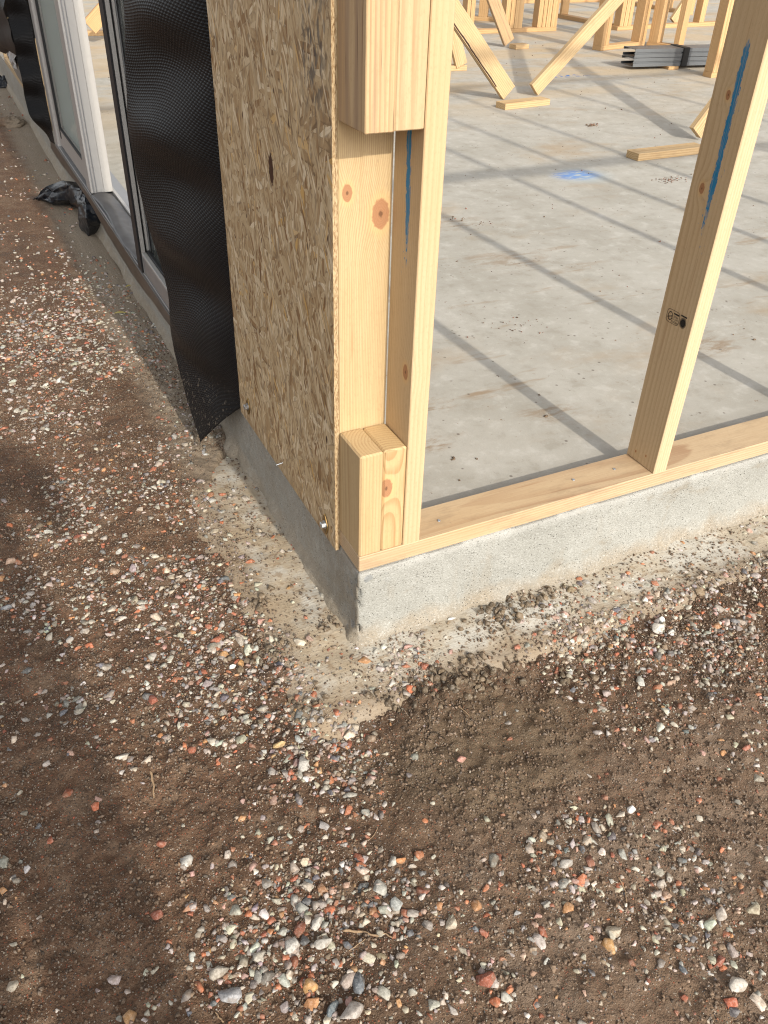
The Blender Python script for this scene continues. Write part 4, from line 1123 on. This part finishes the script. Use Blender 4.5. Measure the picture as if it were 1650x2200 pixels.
def merge(name, temps, pos, size, cols, rots, label=None, smooth=True):
    """pos (n,3) size (n,) cols (n,3): one mesh of all stones"""
    Vs, Fs, Cs = [], [], []; base = 0
    which = RNG.integers(0, len(temps), len(pos))
    for k, (tv, tf) in enumerate(temps):
        idx = np.where(which == k)[0]
        if not len(idx): continue
        a = rots[idx, 0]; ti = rots[idx, 1]; tj = rots[idx, 2]
        ca, sa = np.cos(a), np.sin(a); ci, si = np.cos(ti), np.sin(ti); cj, sj = np.cos(tj), np.sin(tj)
        v = np.repeat(tv[None], len(idx), 0)*size[idx][:, None, None]
        x, y, z = v[..., 0], v[..., 1], v[..., 2]
        y, z = y*ci[:, None]-z*si[:, None], y*si[:, None]+z*ci[:, None]
        x, z = x*cj[:, None]+z*sj[:, None], -x*sj[:, None]+z*cj[:, None]
        x, y = x*ca[:, None]-y*sa[:, None], x*sa[:, None]+y*ca[:, None]
        v = np.stack([x, y, z], -1)+pos[idx][:, None, :]
        Vs.append(v.reshape(-1, 3)); Fs.append((tf[None]+np.arange(len(idx))[:, None, None]*len(tv)).reshape(-1, 3)+base)
        Cs.append(np.repeat(cols[idx], len(tv), 0)); base += len(idx)*len(tv)
    V = np.concatenate(Vs); F = np.concatenate(Fs); Cc = np.concatenate(Cs)
    me = mesh_np(name, V, F, smooth)
    at = me.attributes.new('tint', 'FLOAT_COLOR', 'POINT')
    at.data.foreach_set('color', np.concatenate([Cc, np.ones((len(Cc), 1))], 1).astype(np.float32).ravel())
    return mk(name, me, M['stone'])
# where gravel lies thick or thin (metres on the ground)
DENSE = [(-0.26, 0.06, 0.20, 1.0), (-0.35, 0.28, 0.16, .9), (0.64, -0.28, 0.22, 1.1), (-0.33, -0.54, 0.13, 1.3), (-0.16, -0.27, 0.10, .8), (-0.35, 1.57, 0.40, .8), (-0.35, 2.26, 0.5, 1.0),
         (0.18, -0.72, 0.16, .5), (-0.13, -0.58, 0.12, .7), (0.07, -0.085, 0.055, 6.0), (0.47, -0.09, 0.08, 2.6), (-0.22, -0.10, 0.09, 1.0), (-0.45, 0.62, .16, .6), (-0.25, -0.45, .09, .9)]
THIN = [(0.10, -0.34, 0.17, .40), (-0.48, -0.26, 0.16, .55), (-0.60, -0.42, 0.14, .4), (-0.28, 0.55, .12, .5), (-0.22, 1.05, .14, .6), (-0.17, 0.16, 0.05, .7), (-0.1, 0.2, .09, .85), (0.2, -.2, .1, .5)]
def density(x, y):
    d = 0.28+1.25*fbm(x*5, y*5, 4, 101, 0.6)
    for a, b, r, w in DENSE: d = d+1.0*w*np.exp(-((x-a)**2+(y-b)**2)/r**2)
    for a, b, r, w in THIN: d = d-0.75*w*np.exp(-((x-a)**2+(y-b)**2)/r**2)
    ap = slab_dist(x, y)
    d = d*np.where((ap < 0.125) & (y < 0.8), 0.22, 1.0)
    return np.clip(d, 0.03, 1.6)
CAMXY = CAM[:2]
def scatter(n, x0, x1, y0, y1, falloff):
    x = RNG.uniform(x0, x1, n*6); y = RNG.uniform(y0, y1, n*6)
    p = density(x, y)/1.6
    dist = np.hypot(x-CAMXY[0], y-CAMXY[1])
    p = p*np.clip(falloff/np.maximum(dist, 0.3), 0, 1)**1.5
    # keep to what the lens can take in, with a generous margin
    v = np.stack([x-CAM[0], y-CAM[1], np.full_like(x, GZ)-CAM[2]], -1)
    dz = v@fw; u = v@rt2/dz*FOC; w = v@up2/dz*FOC
    ok = (dz > 0.2) & (np.abs(u) < 1000) & (np.abs(w) < 1300)
    d = slab_dist(x, y)
    keep = (RNG.random(len(x)) < p) & ok & (d > 0.008)
    x, y = x[keep][:n], y[keep][:n]
    return x, y
def surf(x, y):
    d = slab_dist(x, y)
    ah = -0.1835 + 0.0055*fbm(x*14, y*14, 5, 91, 0.65) + 0.40*np.minimum(0.16-d, 0) - 0.06*sstep(0.62, 1.05, y)
    return np.maximum(ground_h(x, y), np.where(d < 0.3, ah, -9))
def colours(n, kind, dusty, redness=None):
    p = PW[kind]/PW[kind].sum()
    c = PAL[RNG.choice(len(PAL), n, p=p)]
    c = c*(1+0.16*RNG.normal(size=(n, 1)))*(1+0.05*RNG.normal(size=(n, 3)))
    c = c*1.08
    k = np.clip(RNG.beta(1.3, 2.6, (n, 1))*dusty, 0, 1)
    return np.clip(c*(1-k)+np.array([0.20, 0.142, 0.094])*k, 0.01, 0.75)
def hull_stone(seed, npts, bev=0.0, flat=0.55):
    """a chip of crushed rock: the hull of a few random points, edges slightly worn"""
    r = np.random.default_rng(seed)
    p = r.normal(size=(npts, 3)); p /= np.linalg.norm(p, axis=1)[:, None]; p *= r.uniform(0.78, 1.0, (npts, 1))
    p = p*np.array([1.0, r.uniform(0.55, 0.92), flat*r.uniform(0.8, 1.25)])
    bm = bmesh.new()
    for q in p: bm.verts.new(q)
    res = bmesh.ops.convex_hull(bm, input=bm.verts)
    bmesh.ops.delete(bm, geom=list({g for g in res['geom_interior']+res['geom_unused'] if isinstance(g, bmesh.types.BMVert)}), context='VERTS')
    bmesh.ops.dissolve_limit(bm, angle_limit=0.20, verts=bm.verts, edges=bm.edges)
    if bev: bmesh.ops.bevel(bm, geom=bm.edges[:], offset=bev, segments=1, affect='EDGES', clamp_overlap=True)
    bmesh.ops.triangulate(bm, faces=bm.faces)
    bmesh.ops.recalc_face_normals(bm, faces=bm.faces)
    bm.verts.index_update()
    v = np.array([x.co[:] for x in bm.verts]); f = np.array([[q.index for q in x.verts] for x in bm.faces]); bm.free()
    return v/np.abs(v).max(), f
T3 = [hull_stone(300+i, 15, 0.045, 0.48) for i in range(12)]
T2 = [hull_stone(100+i, 12, 0.035, 0.48) for i in range(16)]
T1 = [hull_stone(200+i, 10) for i in range(14)]
def octs(i):
    r = np.random.default_rng(400+i)
    v = np.array([(1, 0, 0), (-1, 0, 0), (0, 1, 0), (0, -1, 0), (0, 0, 1), (0, 0, -1)], float)*r.uniform(0.55, 1.0, (6, 1))+r.normal(0, 0.12, (6, 3))
    f = np.array([(0, 2, 4), (2, 1, 4), (1, 3, 4), (3, 0, 4), (2, 0, 5), (1, 2, 5), (3, 1, 5), (0, 3, 5)])
    return v, f
T0 = [octs(i) for i in range(10)]
def layer(name, n, s0, s1, power, temps, kind, dusty, region, falloff, sink, smooth=True):
    x, y = scatter(n, *region, falloff)
    n = len(x)
    s = s0+(s1-s0)*RNG.random(n)**power
    dist = np.hypot(x-CAMXY[0], y-CAMXY[1])
    z = surf(x, y)+s*sink*RNG.uniform(0.4, 1.2, n)
    rots = np.stack([RNG.uniform(0, 6.28, n), RNG.normal(0, 0.28, n), RNG.normal(0, 0.28, n)], -1)
    o = merge(name, temps, np.stack([x, y, z], -1), s, colours(n, kind, dusty), rots, smooth=smooth)
    return tag(o, None, None, kind='stuff')
NEAR = (-1.0, 1.3, -1.0, 2.2)
FARR = (-2.6, 1.6, -0.6, 9.0)
layer('gravel', 2300, 0.0070, 0.0150, 2.2, T3, 'big', 0.45, NEAR, 1.9, -0.12, False)
layer('gravel', 8600, 0.0040, 0.0080, 1.5, T2, 'med', 0.6, NEAR, 1.9, -0.08, False)
layer('grit', 15000, 0.0019, 0.0042, 1.7, T1, 'fine', 0.85, NEAR, 1.9, 0.05, False)
layer('grit', 34000, 0.0008, 0.0020, 1.2, T0, 'fine', 1.0, NEAR, 1.6, 0.2, False)
layer('gravel', 8000, 0.0045, 0.0115, 1.8, T1, 'med', 0.65, FARR, 5.5, 0.05, False)

# crumbled earth everywhere
x = RNG.uniform(-1.0, 1.2, 260000); y = RNG.uniform(-1.0, 1.5, 260000)
v = np.stack([x-CAM[0], y-CAM[1], np.full_like(x, GZ)-CAM[2]], -1)
dz = v@fw; u = v@rt2/dz*FOC; w = v@up2/dz*FOC
dd = slab_dist(x, y); dcl = np.hypot(x-0.10, (y+0.34)*1.3)
k = (dz > 0.2) & (np.abs(u) < 960) & (np.abs(w) < 1250) & (dd > 0.005) & (RNG.random(len(x)) < np.clip(0.5+1.2*fbm(x*12, y*12, 3, 141), 0.1, 1)*np.where((dd < 0.13) & (y < 0.8), 0.45, 1)*np.where(dcl < 0.17, 1.5, 1))
x, y = x[k][:62000], y[k][:62000]; n = len(x)
s = 0.0009+0.0042*RNG.random(n)**3.0
rots = np.stack([RNG.uniform(0, 6.28, n), RNG.normal(0, 0.5, n), RNG.normal(0, 0.5, n)], -1)
ec = np.array([0.112, 0.070, 0.041])*np.exp(0.35*RNG.normal(size=(n, 1)))
tag(merge('earth_crumbs', T1[:6]+T0, np.stack([x, y, surf(x, y)+s*0.15], -1), s, np.clip(ec, 0.015, 0.4), rots, smooth=False), None, None, kind='stuff')

# clods of clay along the footing
cx = []; 
for (px_, py_, r, n) in ((1110, 1310, 0.06, 110), (1180, 1290, 0.05, 45), (1060, 1345, 0.05, 60), (960, 1480, 0.08, 130), (1040, 1455, 0.07, 90), (860, 1500, 0.07, 60), (570, 1400, 0.05, 90), (560, 1300, 0.04, 40), (640, 1520, 0.05, 50), (1240, 1440, .07, 60), (700, 1350, .04, 30)):
    q = onz((px_, py_), GZ)
    for k in range(n):
        cx.append((q[0]+random.gauss(0, r*0.6), q[1]+random.gauss(0, r*0.35), 0.0014+0.0085*random.random()**2.6))
cx = np.array([c for c in cx if slab_dist(np.array(c[0]), np.array(c[1])) > 0.012])
rots = np.stack([RNG.uniform(0, 6.28, len(cx)), RNG.normal(0, 0.5, len(cx)), RNG.normal(0, 0.5, len(cx))], -1)
ccol = np.array([0.125, 0.088, 0.050])*(1+0.22*RNG.normal(size=(len(cx), 1)))
def lump(seed):
    return hull_stone(seed, 18, 0.10, 0.75)
o = merge('clay_clods', [lump(800+i) for i in range(6)], np.stack([cx[:, 0], cx[:, 1], surf(cx[:, 0], cx[:, 1])+cx[:, 2]*0.3], -1), cx[:, 2], np.clip(ccol, 0.02, 1), rots, smooth=False)
tag(o, None, None, kind='stuff')
# crumbs of earth and small stones on the floor
n = 900
x = RNG.uniform(0.15, 6.0, n*2); y = 0.12+RNG.random(n*2)**1.3*5.8
keep = fbm(x*2.2, y*2.2, 3, 55) > -0.10
x, y = x[keep][:n], y[keep][:n]; n = len(x)
s = 0.0011+0.0060*RNG.random(n)**4.5
extra = []
for (p, k, r, sz) in (((1440, 387), 70, 0.05, 0.004), ((1437, 385), 30, 0.035, 0.005), ((1270, 270), 22, 0.02, 0.010), ((975, 988), 6, 0.004, 0.006), ((1105, 700), 30, .07, .0035), ((1035, 480), 10, .03, .004), ((990, 470), 12, .03, .006)):
    q = onz(p)
    for i in range(k): extra.append((q[0]+random.gauss(0, r), q[1]+random.gauss(0, r*0.55), sz*random.uniform(0.3, 1)))
extra = np.array(extra)
x = np.concatenate([x, extra[:, 0]]); y = np.concatenate([y, extra[:, 1]]); s = np.concatenate([s, extra[:, 2]]); n = len(x)
fc = np.where(RNG.random((n, 1)) < 0.72, np.array([[0.15, 0.095, 0.055]]), np.array([[0.22, 0.09, 0.055]]))*(1+0.3*RNG.normal(size=(n, 1)))
rots = np.stack([RNG.uniform(0, 6.28, n), RNG.normal(0, 0.3, n), RNG.normal(0, 0.3, n)], -1)
tag(merge('floor_crumbs', T1, np.stack([x, y, 0.0006+s*0.3], -1), s, np.clip(fc, 0.02, 1), rots), None, None, kind='stuff')

# single stones one can point to
def lone(p, r, col, lab, seed, cat='stone', name='stone', rot=0.0, sq=(1, 0.75, 0.6), sink=0.12):
    q = onz(p, GZ+0.004)
    v, f = hull_stone(900+seed, 16, 0.06, 0.75) if name == 'stone' else cut_stone(3, seed, 0.75)
    rr = np.random.default_rng(seed+5)
    v = v*np.array(sq)/np.array([1, 0.8, 0.75])*r*1.15
    v = v*(1+0.012*rr.normal(size=(len(v), 1)))
    me = mesh_np(name, v, f, name != 'stone')
    at = me.attributes.new('tint', 'FLOAT_COLOR', 'POINT')
    at.data.foreach_set('color', np.tile(np.array([*col, 1.0], dtype=np.float32), len(v)))
    o = mk(name, me, M['stone'], None, (q[0], q[1], float(surf(np.array(q[0]), np.array(q[1])))+r*sink), (0, 0, rot))
    return tag(o, lab, cat)
GREY, BEI, BRK, ORA, WHT, BLU, PNK, TAN = (0.40, 0.38, 0.34), (0.45, 0.40, 0.32), (0.27, 0.075, 0.04), (0.40, 0.15, 0.065), (0.60, 0.58, 0.54), (0.12, 0.135, 0.15), (0.43, 0.24, 0.20), (0.44, 0.30, 0.13)
lone((652, 1646), .0140, GREY, 'chunky angular grey stone just left of the clay patch', 1, rot=1.2)
lone((600, 1602), .0105, TAN, 'ochre-yellow stone among the grey gravel near the footing corner', 2)
lone((329, 1502), .0115, BRK, 'upright brick-red chip in the pale gravel drift', 3, rot=1.4, sq=(1, .6, .5))
lone((263, 1632), .0105, (.55, .50, .42), 'cream flat stone above the short dry twig', 4)
lone((1414, 1352), .0150, (.52, .49, .44), 'big pale stone beside the footing on the right', 5)
lone((1440, 1358), .0095, (.50, .48, .44), 'smaller pale stone touching the big pale one at right', 6)
lone((1355, 1742), .0080, (.70, .69, .68), 'brightest white pebble in the dirt right of the clay patch', 7)
lone((1216, 1858), .0120, (.38, .35, .31), 'grey lump standing proud in the lower middle right', 8)
lone((1042, 2106), .0135, BRK, 'large square brick fragment near the bottom edge', 9, rot=.4)
lone((897, 1838), .0095, ORA, 'orange triangular brick chip at the clay patch lower edge', 10)
lone((860, 1850), .0085, (.46, .20, .07), 'light orange brick chip next to the triangular one', 11)
lone((495, 2138), .0155, (.34, .34, .35), 'long blue-grey stone at lower left', 12, rot=-.7, sq=(1, .62, .6))
lone((470, 2088), .0130, (.38, .34, .28), 'rounded buff stone just above the long blue-grey one', 13)
lone((1319, 2001), .0110, (.40, .34, .25), 'tan rounded stone casting a shadow at lower right', 14)
lone((1546, 2064), .0110, BRK, 'red brick chip near the bottom right corner', 15)
lone((1582, 2115), .0135, (.50, .46, .40), 'pale blocky stone in the bottom right corner', 16, rot=-.4)
lone((770, 2112), .0125, BLU, 'dark slate-grey stone at bottom centre', 17, rot=.9)
lone((757, 2180), .0165, (.36, .32, .285), 'biggest brown-grey stone at the bottom edge', 18)
lone((714, 2168), .0125, (.13, .16, .175), 'blue-black pebble left of the biggest stone', 19, rot=.7, sq=(1, .6, .6))
lone((876, 1392), .0085, PNK, 'pink stone in the pale gravel at the foot of the slab', 20)
lone((408, 1950), .0100, (.40, .20, .11), 'flat rusty-orange chip at mid left', 21, sq=(1, .6, .4))
lone((338, 1964), .0085, (.30, .09, .05), 'brick-red lump left of the flat rusty chip', 22)
lone((991, 1633), .0080, (.42, .20, .15), 'salmon-pink pebble in the clay patch', 23)
lone((1602, 1612), .0090, (.30, .10, .06), 'red chip at the right edge of the picture', 24, sq=(1, .6, .5))
lone((970, 1330), .0085, (.66, .65, .62), 'white flake on the footing below the slab face', 25, sq=(1, .6, .4))
lone((1226, 1270), .0115, (.19, .14, .075), 'round olive mud ball against the slab face', 26, 'mud ball', 'mud_ball', sq=(1, .95, .85))
lone((695, 2030), .0125, (.42, .39, .34), 'grey three-sided stone right of the gravel hollow', 27)
lone((628, 2030), .0115, (.44, .42, .38), 'grey square-cut stone left of the gravel hollow', 28, rot=.3)
lone((850, 1940), .0125, (.31, .32, .30), 'grey speckled stone above the long brown twig', 29, rot=1.2)
lone((680, 1985), .0110, (.50, .47, .42), 'pale ridged stone at lower centre', 30, rot=.5, sq=(1, .55, .6))
lone((400, 1848), .0100, (.52, .50, .45), 'pale stone at mid left above the rusty chip', 31)
lone((15, 1305), .0110, (.26, .27, .28), 'blue-grey pebble at the left edge', 32)
lone((22, 1210), .0125, (.45, .30, .21), 'peach-coloured stone at the left edge', 33)

# twigs and leaves
def twig(p0, p1, r, lab, bend=0.1, mat='twig'):
    a = onz(p0, GZ+0.012); b = onz(p1, GZ+0.012)
    a[2] = surf(a[0], a[1])+r*2.2; b[2] = surf(b[0], b[1])+r*2.2
    n = 14; V = []; ax = (b-a)/np.linalg.norm(b-a); side = np.array([-ax[1], ax[0], 0]); upv = np.array([0, 0, 1.0])
    L = np.linalg.norm(b-a)
    for i in range(n):
        t = i/(n-1); c = a+(b-a)*t+side*L*bend*math.sin(t*math.pi)*0.5+side*r*0.35*math.sin(i*1.1)
        rr = r*(1-0.35*t)*(1+0.15*math.sin(i*1.7))
        if i in (0, n-1): rr *= 0.6
        for k in range(7):
            th = 2*math.pi*k/7; V.append(c+side*rr*math.cos(th)+upv*rr*math.sin(th))
    F = []
    for i in range(n-1):
        for k in range(7): F.append((i*7+k, i*7+(k+1) % 7, (i+1)*7+(k+1) % 7, (i+1)*7+k))
    me = mesh_np('twig', np.array(V), np.array(F), True)
    return tag(mk('twig', me, M[mat]), lab, 'twig')
twig((322, 1655), (328, 1708), .0022, 'short thick dry twig lying on bare dirt at left')
twig((738, 1996), (814, 2010), .0021, 'long brown twig on the gravel at lower centre')
twig((812, 1996), (843, 2012), .0013, 'thin pale twig beside the long brown one')
twig((750, 2040), (786, 2016), .0008, 'straw-thin stalk crossing below the long twig', .0)
twig((480, 2190), (462, 2168), .0012, 'stub of straw at the bottom edge')
twig((812, 1770), (760, 1800), .0007, 'curved fine root on the clay patch', .5)
twig((985, 1515), (1015, 1560), .0008, 'fine rootlet on the upper clay patch', .4)
twig((1330, 1880), (1350, 1930), .0010, 'grassy stalk in the dirt at right', .2)
def leaf(p, r, rot, lab):
    q = onz(p, GZ+0.006)
    V = []
    for i in range(9):
        t = i/8; w = math.sin(t*math.pi)**0.8*0.36
        for k in (-1, -0.5, 0, 0.5, 1): V.append(((t-0.5)*2*r, k*w*r, 0.10*r*abs(k)+0.12*r*math.sin(t*4)))
    me = mesh_np('leaf', np.array(V), grid_faces(9, 5), True)
    o = mk('leaf', me, M['leaf'], None, (q[0], q[1], float(surf(np.array(q[0]), np.array(q[1])))+0.006), (0, 0, rot))
    md = o.modifiers.new('thickness', 'SOLIDIFY'); md.thickness = 0.0006
    return tag(o, lab, 'leaf')
leaf((278, 615), .016, .3, 'yellow leaf lying nearer the door sill')
leaf((258, 668), .021, -.1, 'larger yellow leaf below the first one')

# ------------------------------------------------------------------ the photographer, who stands behind the lens and throws the shade at lower left
def body():
    J = {'pel': ((-0.62, -1.62, 0.78), .155), 'chest': ((-0.62, -1.60, 1.10), .175), 'neckb': ((-0.61, -1.58, 1.29), .10), 'neck': ((-0.61, -1.57, 1.36), .058), 'head': ((-0.60, -1.545, 1.46), .092), 'crown': ((-0.60, -1.55, 1.54), .078),
         'sl': ((-0.81, -1.58, 1.25), .075), 'sr': ((-0.42, -1.58, 1.25), .075), 'el': ((-0.84, -1.42, 1.02), .050), 'er': ((-0.38, -1.42, 1.02), .050), 'wl': ((-0.62, -1.20, 1.02), .032), 'wr': ((-0.42, -1.21, 1.03), .032),
         'hl': ((-0.71, -1.62, 0.72), .110), 'hr': ((-0.53, -1.62, 0.72), .110), 'kl': ((-0.73, -1.60, 0.29), .070), 'kr': ((-0.51, -1.60, 0.29), .070), 'al': ((-0.74, -1.63, -0.10), .048), 'ar': ((-0.50, -1.63, -0.10), .048),
         'tl': ((-0.75, -1.48, -0.155), .040), 'tr': ((-0.49, -1.48, -0.155), .040)}
    E = [('pel', 'chest'), ('chest', 'neckb'), ('neckb', 'neck'), ('neck', 'head'), ('head', 'crown'), ('neckb', 'sl'), ('neckb', 'sr'), ('sl', 'el'), ('sr', 'er'), ('el', 'wl'), ('er', 'wr'), ('pel', 'hl'), ('pel', 'hr'), ('hl', 'kl'), ('hr', 'kr'), ('kl', 'al'), ('kr', 'ar'), ('al', 'tl'), ('ar', 'tr')]
    ks = list(J)
    verts = [J[k][0] for k in ks]; rad = [J[k][1] for k in ks]; edges = [(ks.index(a), ks.index(b)) for a, b in E]
    # fingers closing on the phone, each a chain rooted in the palm
    for w, sx in (('wl', 1), ('wr', -1)):
        wi = ks.index(w); w0 = np.array(J[w][0])
        palm = w0+np.array([0.035*sx, 0.06, 0.005]); verts.append(tuple(palm)); rad.append(.030); pi = len(verts)-1; edges.append((wi, pi))
        for q in range(4):
            p1 = palm+np.array([0.030*sx, 0.012, 0.030-0.020*q]); p2 = p1+np.array([0.022*sx, -0.006, 0.0])
            verts += [tuple(p1), tuple(p2)]; rad += [.0095, .0085]; edges += [(pi, len(verts)-2), (len(verts)-2, len(verts)-1)]
        p1 = palm+np.array([0.012*sx, -0.030, 0.030]); verts.append(tuple(p1)); rad.append(.011); edges.append((pi, len(verts)-1))
    me = bpy.data.meshes.new('person'); me.from_pydata(verts, edges, [])
    o = mk('person', me, M['cloth_dark'])
    sk = o.modifiers.new('skin', 'SKIN'); sk.use_smooth_shade = True
    for i, v in enumerate(me.skin_vertices[0].data):
        v.radius = (rad[i], rad[i]); v.use_root = (i == 0)
    sub = o.modifiers.new('sub', 'SUBSURF'); sub.levels = 2; sub.render_levels = 2
    return tag(o, 'person in dark work clothes standing behind the camera with phone held out', 'person')
person = body()
hd = bmesh.new(); bmesh.ops.create_uvsphere(hd, u_segments=24, v_segments=14, radius=0.105)
for v in hd.verts:
    if v.co.z < 0: v.co.z *= 0.15
    if v.co.y > 0.05 and v.co.z < 0.02: v.co.y += 0.05
me = bpy.data.meshes.new('cap'); hd.to_mesh(me); hd.free()
cap_ = mk('cap', me, M['cloth_dark'], person, (-0.60, -1.55, 1.53))
